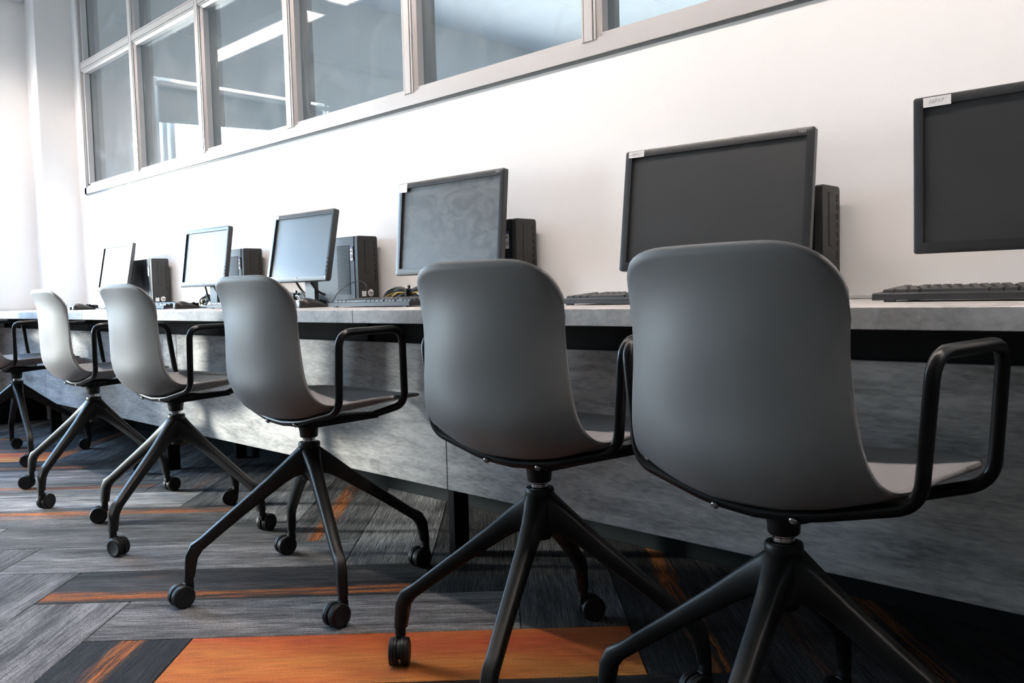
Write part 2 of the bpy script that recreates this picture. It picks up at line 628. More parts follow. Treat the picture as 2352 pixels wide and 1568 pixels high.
def smooth_path(pts, n=8):
    P = [Vector(p) for p in pts]
    P = [P[0] * 2 - P[1]] + P + [P[-1] * 2 - P[-2]]
    out = []
    for i in range(1, len(P) - 2):
        for k in range(n):
            t = k / n
            a, b, c, d = P[i - 1], P[i], P[i + 1], P[i + 2]
            out.append(0.5 * (2 * b + (c - a) * t + (2 * a - 5 * b + 4 * c - d) * t * t + (3 * b - a - 3 * c + d) * t ** 3))
    out.append(P[-2])
    return out


def text_mesh(body, size, m, shear=0.0, depth=0.0003, font_bold=False):
    cu = bpy.data.curves.new('lettering', 'FONT')
    cu.body = body
    cu.size = size
    cu.shear = shear
    cu.extrude = depth
    cu.align_x = 'CENTER'
    cu.align_y = 'CENTER'
    if font_bold:
        cu.offset = size * 0.02
    o = bpy.data.objects.new('lettering', cu)
    COL.objects.link(o)
    dg = bpy.context.evaluated_depsgraph_get()
    me = bpy.data.meshes.new_from_object(o.evaluated_get(dg))
    bpy.data.objects.remove(o)
    bpy.data.curves.remove(cu)
    me.materials.clear()
    me.materials.append(MATS[m])
    return me


def face_text(name, body, size, m, parent, M, shear=0.0, bold=False):
    """lettering lying in a plane; M places its x/y plane"""
    me = text_mesh(body, size, m, shear, font_bold=bold)
    me.transform(M)
    return link(name, me, parent)


def axes(o, x, y):
    x, y = Vector(x).normalized(), Vector(y).normalized()
    z = x.cross(y)
    return Matrix(((x.x, y.x, z.x, o[0]), (x.y, y.y, z.y, o[1]), (x.z, y.z, z.z, o[2]), (0, 0, 0, 1)))


# ------------------------------------------------------------------ the room
XL, XR, YR, ZC = -6.2, 2.4, -6.0, 3.31
tag(MB().box(XL, XR, YR, 0.0, -0.12, -0.008).build('floor', 'floor_base'), kind='structure')
floor = bpy.data.objects['floor']


def clip(poly, x0, x1, y0, y1):
    def half(P, f):
        out = []
        for i in range(len(P)):
            a, b = P[i - 1], P[i]
            fa, fb = f(a), f(b)
            if fa >= 0 and fb >= 0:
                out.append(b)
            elif fa >= 0 > fb or fb >= 0 > fa:
                t = fa / (fa - fb)
                c = (a[0] + (b[0] - a[0]) * t, a[1] + (b[1] - a[1]) * t)
                out.append(c)
                if fb >= 0:
                    out.append(b)
        return out
    for f in (lambda p: p[0] - x0, lambda p: x1 - p[0], lambda p: p[1] - y0, lambda p: y1 - p[1]):
        poly = half(poly, f)
        if len(poly) < 3:
            return None
    return poly


S2 = math.sqrt(0.5)
PL, PW = 1.0, 0.25
LIGHT, PALE, MID, DARK, COAL = (0.175, 0.168, 0.166), (0.26, 0.25, 0.245), (0.095, 0.090, 0.088), (0.044, 0.041, 0.040), (0.023, 0.021, 0.021)
SPEC = {  # planks whose colour the photograph shows: (colour, orange yarn)
    ('H', 0, 0): 'orange', ('H', 1, 0): (LIGHT, 0), ('H', 2, 0): (DARK, 1), ('H', 3, 0): (LIGHT, 0), ('H', 4, 0): (MID, 0), ('H', 5, 0): (MID, 0.9),
    ('H', 6, 0): (PALE, 0), ('H', 7, 0): (MID, 0.7), ('H', 8, 0): (LIGHT, 0), ('H', 9, 0): (DARK, 0.8), ('H', 10, 0): 'orange', ('H', 11, 0): (DARK, 0.3), ('H', 12, 0): (DARK, 0.8),
    ('H', -1, 0): (COAL, 0.6), ('H', -2, 0): (DARK, 0.5), ('H', -3, 0): (COAL, 0),
    ('V', 0, 0): (COAL, 1), ('V', 1, 0): (LIGHT, 0), ('V', 2, 0): (LIGHT, 0), ('V', 3, 0): (MID, 0), ('V', 4, 0): (LIGHT, 0), ('V', 5, 0): (PALE, 0), ('V', 6, 0): (MID, 0),
    ('V', 3, 1): (MID, 1), ('V', 2, 1): (LIGHT, 0), ('V', 1, 1): (DARK, 0), ('V', 0, 1): (MID, 0), ('V', -1, 1): (COAL, 0.9), ('V', -2, 1): (DARK, 0.2),
    ('V', -3, 1): (COAL, 0.8), ('V', -4, 1): (COAL, 0.3), ('V', 4, 1): (LIGHT, 0), ('V', 5, 1): (MID, 0), ('V', 6, 1): (MID, 0.2), ('V', 7, 1): (LIGHT, 0), ('V', 8, 1): (DARK, 0.9), ('V', 9, 1): (MID, 0), ('V', 10, 1): (COAL, 0.5),
}
BAND = {('H', 2, 0): 0.045, ('V', 3, 1): 0.14, ('H', 5, 0): 0.185, ('H', 7, 0): 0.12, ('V', 0, 0): 0.13, ('V', -1, 1): 0.10}
full_mesh = {}


def plank(kind, k, m):
    # the herringbone runs at 45 degrees to the desk wall
    if kind == 'H':
        p0, q0, ang = -0.73 - PW * k + m, 1.65 + PW * k + m, PI / 4
    else:
        p0, q0, ang = -0.98 - PW * k + m + PW, 0.90 + PW * k + m, PI / 4 + PI / 2
    wx, wy = S2 * (p0 - q0), S2 * (p0 + q0) + YC
    g = 0.0009
    ca, sa = math.cos(ang), math.sin(ang)
    loc = [(g, g), (PL - g, g), (PL - g, PW - g), (g, PW - g)]
    wpoly = [(wx + ca * x - sa * y, wy + sa * x + ca * y) for x, y in loc]
    c = clip(wpoly, XL, XR, YR, -0.0005)
    if not c:
        return
    area = abs(sum(c[i - 1][0] * c[i][1] - c[i][0] * c[i - 1][1] for i in range(len(c)))) / 2
    if area < 0.002:
        return
    rnd = random.Random(hash((kind == 'H', k, m)) & 0xffff)
    sp = SPEC.get((kind, k, m))
    if sp is None:
        sp = (rnd.choice([LIGHT, MID, MID, DARK, DARK, COAL]), rnd.choice([0, 0, 0, 0.4, 0.9]))
    mk = 'carpet_pile_orange' if sp == 'orange' else 'carpet_pile'
    whole = area > (PL - 2 * g) * (PW - 2 * g) - 1e-5
    if whole and mk in full_mesh:
        me = full_mesh[mk]
    else:
        lp = [(ca * (x - wx) + sa * (y - wy), -sa * (x - wx) + ca * (y - wy)) for x, y in c]
        b = MB()
        n = len(lp)
        cx, cy = sum(p[0] for p in lp) / n, sum(p[1] for p in lp) / n

        def ins(p, d):
            v = Vector((cx - p[0], cy - p[1]))
            v = v.normalized() * min(d, v.length * 0.2)
            return (p[0] + v.x, p[1] + v.y)
        b.loft([[(x, y, -0.007) for x, y in lp], [(x, y, -0.0012) for x, y in lp], [(*ins(p, 0.002), 0.0) for p in lp]])
        me = b.mesh('carpet_plank', mk)
        if whole:
            full_mesh[mk] = me
    o = link('carpet_plank', me, floor)
    o.location = (wx, wy, 0)
    o.rotation_euler = (0, 0, ang)
    if sp != 'orange':
        o.color = (*sp[0], sp[1])
        o['band'] = BAND.get((kind, k, m), rnd.uniform(0.04, 0.21))
    return o


for m in range(-5, 6):
    for k in range(-22, 26):
        plank('H', k, m)
        plank('V', k, m)

# desk wall with its long glazed opening
WX0, WZ0, WZ1 = -5.858, 1.47, 3.10
tag(MB().box(-6.45, XR + 0.15, 0, 0.11, -0.12, WZ0).box(-6.45, WX0, 0, 0.11, WZ0, 3.45).box(WX0, XR + 0.15, 0, 0.11, WZ1, 3.45)
    .build('wall_front', 'wall_paint'), kind='structure')
# outside wall on the left, with its windows; the next room's one is added
wl = MB()
ys = [(YR - 0.15, -4.20, 0, 3.45), (-4.20, -2.75, 0, 0.06), (-4.20, -2.75, 2.377, 3.45), (-2.75, -1.99, 0, 3.45), (-1.99, -0.54, 2.405, 3.45),
      (-1.99, -0.54, 0, 0.80), (-0.54, 0.0, 0, 3.45)]
for y0, y1, z0, z1 in ys:
    wl.box(-6.45, XL, y0, y1, z0 - (0.12 if z0 == 0 else 0), z1)
wl.box(XL, -6.0, -0.216, 0.0, 0, ZC)
tag(wl.build('wall_left', 'wall_paint_left'), kind='structure')
wn = MB()
for y0, y1, z0, z1 in [(0.11, 2.6, -0.12, 3.45), (2.6, 4.8, -0.12, 0.9), (2.6, 4.8, 2.38, 3.45), (4.8, 6.2, -0.12, 3.45)]:
    wn.box(-6.45, XL, y0, y1, z0, z1)
tag(wn.build('wall_next_left', 'next_wall'), kind='structure')
tag(MB().box(XL, XR, YR - 0.15, YR, -0.12, 3.45).build('wall_rear', 'wall_paint_grey'), kind='structure')
tag(MB().box(XR, XR + 0.15, YR - 0.15, 0, -0.12, 3.45).build('wall_right', 'wall_paint_grey'), kind='structure')
tag(MB().box(XL, XR, 6.0, 6.2, -0.12, 0.9).box(XL, XR, 6.0, 6.2, 2.4, 3.45).box(XL, -3.95, 6.0, 6.2, 0.9, 2.4).box(-0.65, XR, 6.0, 6.2, 0.9, 2.4).build('wall_next_back', 'next_wall'), kind='structure')
tag(MB().box(XR, XR + 0.15, 0.11, 6.2, -0.12, 3.45).build('wall_next_right', 'next_wall'), kind='structure')
tag(MB().box(XL, XR, 0.11, 6.0, -0.12, 0).build('floor_next', 'next_floor'), kind='structure')
tag(MB().box(-6.45, XR + 0.15, 0.11, 6.2, 3.31, 3.45).build('ceiling_next', 'next_ceiling'), kind='structure')
# baseboards
tag(MB().box(-6.0, XR, -0.014, -0.0005, 0.0, 0.16, bev=0.003).build('baseboard_front', 'black_board'), kind='structure')
tag(MB().box(XL + 0.0005, XL + 0.014, YR, -0.217, 0.0, 0.16, bev=0.003).build('baseboard_left', 'black_board'), kind='structure')
tag(MB().box(XL, XR, YR + 0.0005, YR + 0.014, 0.0, 0.16, bev=0.003).build('baseboard_rear', 'black_board'), kind='structure')
tag(MB().box(XR - 0.014, XR - 0.0005, YR, 0, 0.0, 0.16, bev=0.003).build('baseboard_right', 'black_board'), kind='structure')

# suspended ceiling of tiles in a thin grid
ceil = tag(MB().box(XL, XR, YR, 0.0, ZC + 0.012, ZC + 0.06).build('ceiling', 'white_trim'), kind='structure')
tile_me = MB().box(0.006, 0.594, 0.006, 0.594, -0.006, 0.012, bev=0.003, seg=1).mesh('ceiling_tile', 'ceiling_tile')
LUM = [(x, y) for y in (-1.30, -3.70) for x in (-5.90, -4.10, -2.30, -0.50)]   # corner of each 1.2 x 0.3 light
nx, ny = int((XR - XL) / 0.6), int(-YR / 0.6)
for i in range(nx):
    for j in range(ny):
        t = link('ceiling_tile', tile_me, ceil)
        t.location = (XL + 0.6 * i, -0.6 - 0.6 * j, ZC)


# ------------------------------------------------------------------ glazing between the rooms
def mull_profile(s=1):
    return [(-0.016, -0.013), (0.016, -0.013), (0.016, -0.006), (0.020, -0.006), (0.020, -0.011), (0.027, -0.011), (0.027, -0.004), (0.040, 0.006), (0.040, 0.034),
            (-0.040, 0.034), (-0.040, 0.006), (-0.027, -0.004), (-0.027, -0.011), (-0.020, -0.011), (-0.020, -0.006), (-0.016, -0.006)]


win = empty('window_1', (0, 0, 0))
tag(win, kind='structure')
MX = [-5.028, -4.193, -3.347, -2.514, -1.647, -0.80, 0.045, 0.885]
ZT = 2.28


def mull(x, z0, z1, name='mullion'):
    P = mull_profile()
    MB().loft([[(x + a, b, z0) for a, b in P], [(x + a, b, z1) for a, b in P]]).build(name, 'alu_frame', win)


def rail(z, x0, x1, name):
    P = mull_profile()
    MB().loft([[(x0, b, z + a) for a, b in P], [(x1, b, z + a) for a, b in P]]).build(name, 'alu_frame', win)


# the outer frame: a flat face with a bead towards the glass
MB().box(WX0, XR, -0.014, 0.03, WZ0 + 0.004, WZ0 + 0.044).box(WX0, XR, -0.006, 0.034, WZ0 + 0.044, WZ0 + 0.056).box(WX0, XR, 0.002, 0.034, WZ0 + 0.056, WZ0 + 0.070) \
    .build('sill_frame', 'alu_frame', win)
MB().box(WX0, XR, -0.006, 0.0, WZ0 - 0.004, WZ0 + 0.004).build('sill_shadow_strip', 'frame_dark', win)  # dark strip standing in for the shadowed gap under the proud frame
MB().box(WX0, WX0 + 0.030, -0.014, 0.03, WZ0 + 0.004, WZ1).box(WX0 + 0.030, WX0 + 0.036, -0.008, 0.034, WZ0 + 0.05, WZ1).box(WX0 + 0.036, WX0 + 0.056, 0.002, 0.034, WZ0 + 0.06, WZ1) \
    .build('jamb_frame', 'alu_frame', win)
MB().box(WX0, XR, -0.014, 0.034, WZ1 - 0.05, WZ1).build('head_frame', 'alu_frame', win)
MX = MX + [1.73]
for x in MX:
    mull(x, WZ0 + 0.05, WZ1 - 0.05)
xs = [WX0 + 0.056] + [v for x in MX for v in (x - 0.04, x + 0.04)] + [XR]
for i in range(0, len(xs), 2):
    rail(ZT, xs[i] - 0.02, xs[i + 1] + 0.02, 'transom')
    for z0, z1 in ((WZ0 + 0.066, ZT - 0.038), (ZT + 0.038, WZ1 - 0.048)):
        MB().box(xs[i] - 0.004, xs[i + 1] + 0.004, 0.036, 0.041, z0, z1).build('glass_pane', 'partition_glass', win)
# the frame goes on behind the panes to the next room
for x in [WX0 + 0.028] + MX:
    MB().box(x - 0.030, x + 0.030, 0.042, 0.105, WZ0 + 0.002, WZ1 - 0.002).build('rear_mullion', 'frame_dark', win)
MB().box(WX0, XR, 0.043, 0.106, WZ0 + 0.002, WZ0 + 0.05).build('rear_sill', 'alu_frame', win)


def ext_window(name, y0, y1, z0, z1, bars, transoms, hd=0.03):
    w = empty(name, (-6.3, (y0 + y1) / 2, z0))
    tag(w, kind='structure')
    M = Matrix.Translation((6.3, -(y0 + y1) / 2, -z0))

    def bx(n, m, *a):
        MB().box(*a, M=M).build(n, m, w)
    f = 0.05
    bx('frame_bottom', 'bright_trim', -6.34, -6.26, y0, y1, z0, z0 + f)
    bx('frame_head', 'bright_trim', -6.34, -6.19, y0, y1, z1 - hd, z1)
    bx('frame_side', 'bright_trim', -6.34, -6.24, y0, y0 + f, z0 + f, z1 - hd)
    bx('frame_side', 'bright_trim', -6.34, -6.24, y1 - f, y1, z0 + f, z1 - hd)
    for y in bars:
        bx('mullion', 'bright_trim', -6.33, -6.27, y - 0.02, y + 0.02, z0 + f, z1 - hd)
    for z in transoms:
        bx('transom', 'bright_trim', -6.325, -6.275, y0 + f, y1 - f, z - 0.02, z + 0.02)
    e = [y0 + f] + [v for y in bars for v in (y - 0.02, y + 0.02)] + [y1 - f]
    for i in range(0, len(e), 2):
        bx('glass_pane', 'window_glass', -6.302, -6.298, e[i], e[i + 1], z0 + f, z1 - hd)
    bx('sill_board', 'bright_trim', -6.26, -6.16, y0 - 0.02, y1 + 0.02, z0 - 0.03, z0)
    return w


ext_window('window_2', -1.99, -0.54, 0.80, 2.405, [-0.64, -0.70], [], 0.008)
ext_window('window_3', -4.20, -2.75, 0.06, 2.377, [-3.475], [1.0])
ext_window('added_window_left', 2.6, 4.8, 0.9, 2.38, [3.7], [])  # unseen window, added to brighten the room behind the glass

added_win = tag(empty('added_window_back', (-2.3, 6.1, 0.9)), kind='structure')  # added out of sight so the next room's walls and ceiling get lighter
for a, c in ((-1.65, 0.0), (0.0, 1.65)):
    MB().box(a, c, -0.04, 0.04, 0, 0.05).box(a, c, -0.04, 0.04, 1.45, 1.5).box(a, a + 0.04, -0.04, 0.04, 0.05, 1.45).box(c - 0.04, c, -0.04, 0.04, 0.05, 1.45).build('frame', 'bright_trim', added_win)
    MB().box(a + 0.04, c - 0.04, -0.002, 0.002, 0.05, 1.45).build('glass_pane', 'window_glass', added_win)

# on the window wall and the ceiling: seen as reflections in the glazing, save the second blind
bl = empty('roller_blind', (-6.17, -0.56, 2.36))
tag(bl, 'grey roller blind let down a little over the left window, reflected in the glass partition', 'blind')
MB().loft([[(-0.012, 0.0, -0.285), (-0.010, 0.0, -0.285), (-0.010, 0.0, -0.02), (-0.012, 0.0, -0.02)], [(-0.012, -1.40, -0.215), (-0.010, -1.40, -0.215), (-0.010, -1.40, -0.02), (-0.012, -1.40, -0.02)]]) \
    .build('fabric', 'blind_fabric', bl)
MB().tube([(-0.011, 0, -0.285), (-0.011, -1.40, -0.215)], 0.008).build('bottom_bar', 'blind_fabric', bl)
MB().box(-0.025, 0.035, -1.44, 0.01, -0.030, 0.002, bev=0.006).build('head_rail', 'bright_trim', bl)
MB().box(-0.02, 0.02, -1.475, -1.44, -0.40, 0.022, bev=0.006).build('side_bracket', 'bright_trim', bl)
added_blind = empty('roller_blind', (-6.17, -2.77, 2.36))  # unseen blind, added to cut the sun beam off below the monitors
tag(added_blind, 'unseen grey roller blind added over the tall window to keep the sun off the screens', 'blind')
MB().box(-0.012, -0.010, -1.41, 0.0, -0.72, -0.01).build('fabric', 'blind_fabric', added_blind)
MB().tube([(-0.011, 0, -0.72), (-0.011, -1.41, -0.72)], 0.008).build('bottom_bar', 'blind_fabric', added_blind)
MB().box(-0.025, 0.035, -1.45, 0.02, -0.012, 0.022, bev=0.006).build('head_rail', 'bright_trim', added_blind)
tr = empty('cable_trunking', (-6.1985, -5.9, 2.73))
tag(tr, 'pale trunking along the left wall above the windows, reflected in the glass', 'trunking')
MB().box(0.0, 0.05, 0.0, 5.67, 0.0, 0.055, bev=0.004).build('channel', 'lamp_housing', tr)
MB().box(0.05, 0.054, 0.0, 5.67, 0.006, 0.049).build('cover', 'lamp_housing', tr)
for (x, y, lab) in ((-5.282, -4.165, 'round white ceiling downlight reflected in the widest glass pane'), (-5.288, -3.379, 'round white ceiling downlight whose reflection the picture top cuts'), (-5.95, -3.986, 'round white ceiling downlight close to the outside wall')):
    d = empty('downlight', (x, y, ZC - 0.006))
    tag(d, lab, 'downlight', 'downlights in the ceiling')
    MB().lathe([(0.055, -0.001), (0.085, -0.001), (0.088, -0.006), (0.075, -0.018), (0.055, -0.018)], 28).build('bezel', 'bright_trim', d, 40)
    MB().lathe([(0.001, -0.030), (0.035, -0.026), (0.052, -0.014), (0.052, -0.002)], 28).build('lens', 'lamp_housing', d, 60)


# ------------------------------------------------------------------ ceiling lights
def luminaire(x, y, label, group, lit=True):
    L = empty('ceiling_light', (x, y, 2.58))
    tag(L, label, 'ceiling light', group)
    w = 0.16
    b = MB().box(0, 1.5, 0, 0.012, -0.062, 0).box(0, 1.5, w - 0.012, w, -0.062, 0).box(0, 0.02, 0.012, w - 0.012, -0.062, 0).box(1.48, 1.5, 0.012, w - 0.012, -0.062, 0).box(0.02, 1.48, 0.012, w - 0.012, -0.008, 0)
    b.build('housing', 'lamp_housing', L)
    MB().tube([(0.03, w / 2, -0.028), (1.47, w / 2, -0.028)], 0.013, 12).build('tube', 'tube_glow' if lit else 'label_white', L, 40)
    for i in range(28):
        MB().box(0.06 + i * 0.0505, 0.063 + i * 0.0505, 0.012, w - 0.012, -0.062, -0.044).build('louvre_blade', 'louvre_metal', L)
    for xx in (0.15, 1.35):
        MB().tube([(xx, w / 2, 0.0), (xx, w / 2, ZC - 2.586)], 0.0015, 6).build('wire', 'chrome', L)
    return L


pos = {-0.94: 'row over the desks', -3.70: 'unlit back row'}
for y in (-0.94, -3.70):
    for i, x in enumerate((-6.05, -4.35, -2.65, -0.95, 0.75)):
        luminaire(x, y, '%s hanging louvred light from the outside wall in the %s' % (['first', 'second', 'third', 'fourth', 'fifth'][i], pos[y]), 'louvred ceiling lights', y > -2)

# ------------------------------------------------------------------ the long bench desk
ZD, TD, YD = 0.7325, 0.035, -0.722
desk = empty('bench_desk', (0, 0, 0))
tag(desk, 'long grey concrete-look bench desk with black steel frame along the white wall', 'desk')
SEAM = [-5.98, -3.936, -1.905, 0.13, 1.56]
for a, c in zip(SEAM[:-1], SEAM[1:]):
    MB().box(a + 0.0006, c - 0.0006, YD, -0.003, ZD - TD, ZD, bev=0.0012, seg=1).build('worktop_panel', 'laminate_edge', desk)
MB().box(-6.19, SEAM[0] - 0.0006, YD, -0.219, ZD - TD, ZD, bev=0.0012, seg=1).build('worktop_panel', 'laminate_edge', desk)
PSE = [-6.19, -5.288, -3.55, -1.816, -0.08, 1.56]
for a, c in zip(PSE[:-1], PSE[1:]):
    MB().box(a + 0.0014, c - 0.0014, -0.480, -0.462, 0.212, 0.627, bev=0.001, seg=1).build('modesty_panel', 'laminate_panel', desk)
MB().box(-6.18, 1.54, -0.440, -0.425, 0.585, 0.6965).build('cable_tray', 'deep_black', desk)
MB().box(-5.96, 1.54, -0.425, -0.30, 0.585, 0.60).build('tray_floor', 'deep_black', desk)
for x in (-4.24, -2.225, -0.20):
    MB().box(x - 0.016, x + 0.016, -0.455, -0.441, 0.59, 0.6965).build('tray_bracket', 'deep_black', desk)
for x in (-5.40, -3.815, -1.858, 0.15):
    MB().box(x - 0.014, x + 0.014, -0.440 + 0.008, -0.375, 0.0, 0.584, bev=0.002).build('leg', 'black_metal', desk)
    MB().box(x - 0.014, x + 0.014, -0.10, -0.045, 0.0, 0.655, bev=0.002).build('leg', 'black_metal', desk)
    MB().box(x - 0.014, x + 0.014, -0.37, -0.045, 0.655, 0.697, bev=0.002).build('cross_rail', 'black_metal', desk)
tag(MB().box(-5.98, XR - 0.01, -0.022, -0.0005, ZD + 0.0003, ZD + 0.010, bev=0.002).build('trim_1', 'white_trim'), kind='structure')


# ------------------------------------------------------------------ chairs
ST = np.array([[-0.1845, 0.8231, 0.1966, 0.0097], [-0.1738, 0.76, 0.1786, 0.0334], [-0.1739, 0.68, 0.1713, 0.0393], [-0.1693, 0.60, 0.1787, 0.0369],
               [-0.1648, 0.53, 0.1852, 0.0396], [-0.1311, 0.4828, 0.1914, 0.0408], [-0.0918, 0.4607, 0.1985, 0.0332], [0.03, 0.462, 0.2134, 0.042],
               [0.155, 0.474, 0.213, 0.027], [0.266, 0.486, 0.200, 0.012]])


def shell_grid(nu=52, nv=29, rt_=0.0906, rf=0.075):
    m = len(ST)
    t = np.linspace(0, m - 1, 400)
    ext = np.vstack([2 * ST[0] - ST[1], ST, 2 * ST[-1] - ST[-2]])
    i = np.minimum(t.astype(int), m - 2)
    f = (t - i)[:, None]
    a, b, c, d = ext[i], ext[i + 1], ext[i + 2], ext[i + 3]
    C = .5 * ((2 * b) + (-a + c) * f + (2 * a - 5 * b + 4 * c - d) * f ** 2 + (-a + 3 * b - 3 * c + d) * f ** 3)
    for _ in range(6):      # iron out the wobble of the profile
        C[1:-1] = (C[:-2] + 2 * C[1:-1] + C[2:]) / 4
    seg = np.r_[0, np.cumsum(np.hypot(*np.diff(C[:, :2], axis=0).T))]
    L = seg[-1]
    T = np.gradient(C[:, :2], seg, axis=0)
    k9 = np.ones(41) / 41
    T = np.stack([np.convolve(np.pad(T[:, q], 20, mode='edge'), k9, mode='valid') for q in (0, 1)], 1)
    T /= np.linalg.norm(T, axis=1)[:, None]
    G = np.zeros((nu, nv, 3))
    vs = np.sin(np.linspace(-1, 1, nv) * PI / 2 * 0.86) / math.sin(PI / 2 * 0.86)
    for j, v in enumerate(vs):
        a = abs(v)
        q = max(0, (a - .35) / .65)
        st = rt_ * (1 - math.sqrt(max(0, 1 - q ** 2.4))) + .006 * a * a
        q = max(0, (a - .5) / .5)
        en = L - rf * (1 - math.sqrt(max(0, 1 - q ** 2.2))) - .01 * a * a
        w = np.linspace(0, 1, nu)
        w = w + 0.045 * np.sin(2 * PI * w) * -1   # rows closer together at both rims
        s = st + w * (en - st)
        c = np.array([np.interp(s, seg, C[:, k]) for k in range(4)]).T
        ty, tz = np.interp(s, seg, T[:, 0]), np.interp(s, seg, T[:, 1])
        k = a ** 2.3
        G[:, j, 0] = c[:, 2] * v
        G[:, j, 1] = c[:, 0] - tz * c[:, 3] * k
        G[:, j, 2] = c[:, 1] + ty * c[:, 3] * k
    for j in range(nv):        # let the rim sweep round from back to seat in an easy curve
        k = int(20 * abs(vs[j]) ** 3)
        for _ in range(k):
            G[2:-2, j] = (G[1:-3, j] + 2 * G[2:-2, j] + G[3:-1, j]) / 4
    return G


def shell_mesh():
    G = shell_grid()
    nu, nv, _ = G.shape
    du = np.gradient(G, axis=0)
    dv = np.gradient(G, axis=1)
    n = np.cross(du, dv)
    n /= np.linalg.norm(n, axis=2)[..., None] + 1e-9
    if n[nu // 4, nv // 2, 1] < 0:
        n = -n
    I = G + n * 0.0085
    vs = np.vstack([G.reshape(-1, 3), I.reshape(-1, 3)])
    N = nu * nv
    fs = []
    for i in range(nu - 1):
        for j in range(nv - 1):
            q = (i * nv + j, i * nv + j + 1, (i + 1) * nv + j + 1, (i + 1) * nv + j)
            fs.append(q)
            fs.append(tuple(N + x for x in reversed(q)))
    rim = [j for j in range(nv)] + [i * nv + nv - 1 for i in range(1, nu)] + [(nu - 1) * nv + j for j in range(nv - 2, -1, -1)] + [i * nv for i in range(nu - 2, 0, -1)]
    # a rounded rim: one ring of vertices pushed out half way between the two skins
    ctr = {}
    base = 2 * N
    extra = []
    for q, r in enumerate(rim):
        i, j = divmod(r, nv)
        out = np.zeros(3)
        if j == 0: out -= dv[i, j]
        if j == nv - 1: out += dv[i, j]
        if i == 0: out -= du[i, j]
        if i == nu - 1: out += du[i, j]
        out /= np.linalg.norm(out)
        extra.append((G[i, j] + I[i, j]) / 2 + out * 0.0042)
    vs = np.vstack([vs, np.array(extra)])
    m = len(rim)
    for q in range(m):
        a, b = rim[q], rim[(q + 1) % m]
        c, d = base + q, base + (q + 1) % m
        fs.append((a, b, d, c))
        fs.append((c, d, N + b, N + a))
    B = MB()
    B._add([tuple(v) for v in vs], fs)
    return B.mesh('shell', 'shell_plastic', 75)


def caster_mesh():
    """stem at the origin (top), twin wheels trailing along -y, rolling axis along x"""
    b = MB()
    b.lathe([(0.007, -0.004), (0.007, 0.004), (0.0115, 0.004), (0.0115, -0.014), (0.007, -0.014)], 14)
    zc, yc, R_ = -0.0405, -0.021, 0.0285
    Mx = Matrix.Translation((0, yc, zc)) @ Matrix.Rotation(PI / 2, 4, 'Y')
    for s in (1, -1):
        pr = [(0.004, 0.004), (R_ - 0.002, 0.004), (R_, 0.0055), (R_, 0.0095), (R_ - 0.0012, 0.0100), (R_ - 0.0012, 0.0108), (R_, 0.0113), (R_, 0.0175), (R_ - 0.0015, 0.0200),
              (R_ - 0.006, 0.0212), (R_ - 0.0075, 0.0205), (0.004, 0.0205)]
        b.lathe([(r, s * z) for r, z in pr], 28, Mx)
    # the hood between the wheels
    P = []
    for i in range(15):
        a = math.radians(-30 + 210 * i / 14)
        P.append((yc + (R_ - 0.003) * math.cos(a), zc + (R_ - 0.003) * math.sin(a)))
    P += [(yc - 0.012, zc - 0.012)]
    b.loft([[(-0.0038, y, z) for y, z in P], [(0.0038, y, z) for y, z in P]])
    b.box(-0.009, 0.009, -0.014, 0.010, -0.030, -0.010, bev=0.003)
    return b.mesh('caster', 'caster_rubber', 35)


def leg_mesh():
    """one arm of the base, running out along +x from the hub"""
    S = [  # r, z top, z bottom, half width
        (0.000, 0.379, 0.300, 0.0262), (0.018, 0.379, 0.300, 0.0255), (0.028, 0.371, 0.303, 0.0235), (0.045, 0.357, 0.298, 0.0195), (0.070, 0.336, 0.284, 0.0168), (0.11, 0.302, 0.257, 0.0150),
        (0.17, 0.255, 0.217, 0.0140), (0.23, 0.209, 0.174, 0.0132), (0.282, 0.1685, 0.1355, 0.0126)]
    rings = []

    def ring(c, ux, uz, h, w):
        out = []
        k = 0.3
        for x, y in ((1, -1 + k), (1, 1 - k), (1 - k, 1), (-1 + k, 1), (-1, 1 - k), (-1, -1 + k), (-1 + k, -1), (1 - k, -1)):
            out.append((c[0] + ux * h * x, w * y, c[1] + uz * h * x))
        return out
    for r, zt, zb, w in S:
        rings.append(ring((r, (zt + zb) / 2), 0, 1, (zt - zb) / 2, w))
    # the bend and the upright foot
    rings.append(ring((0.2975, 0.1395), 0.55, 0.83, 0.0172, 0.0124))
    rings.append(ring((0.3065, 0.124), 0.97, 0.24, 0.0150, 0.0121))
    rings.append(ring((0.310, 0.102), 1.0, 0.04, 0.0138, 0.0118))
    rings.append(ring((0.314, 0.072), 1.0, 0.03, 0.0122, 0.0112))
    b = MB().loft(rings)
    return b.mesh('leg', 'black_nylon', 50)


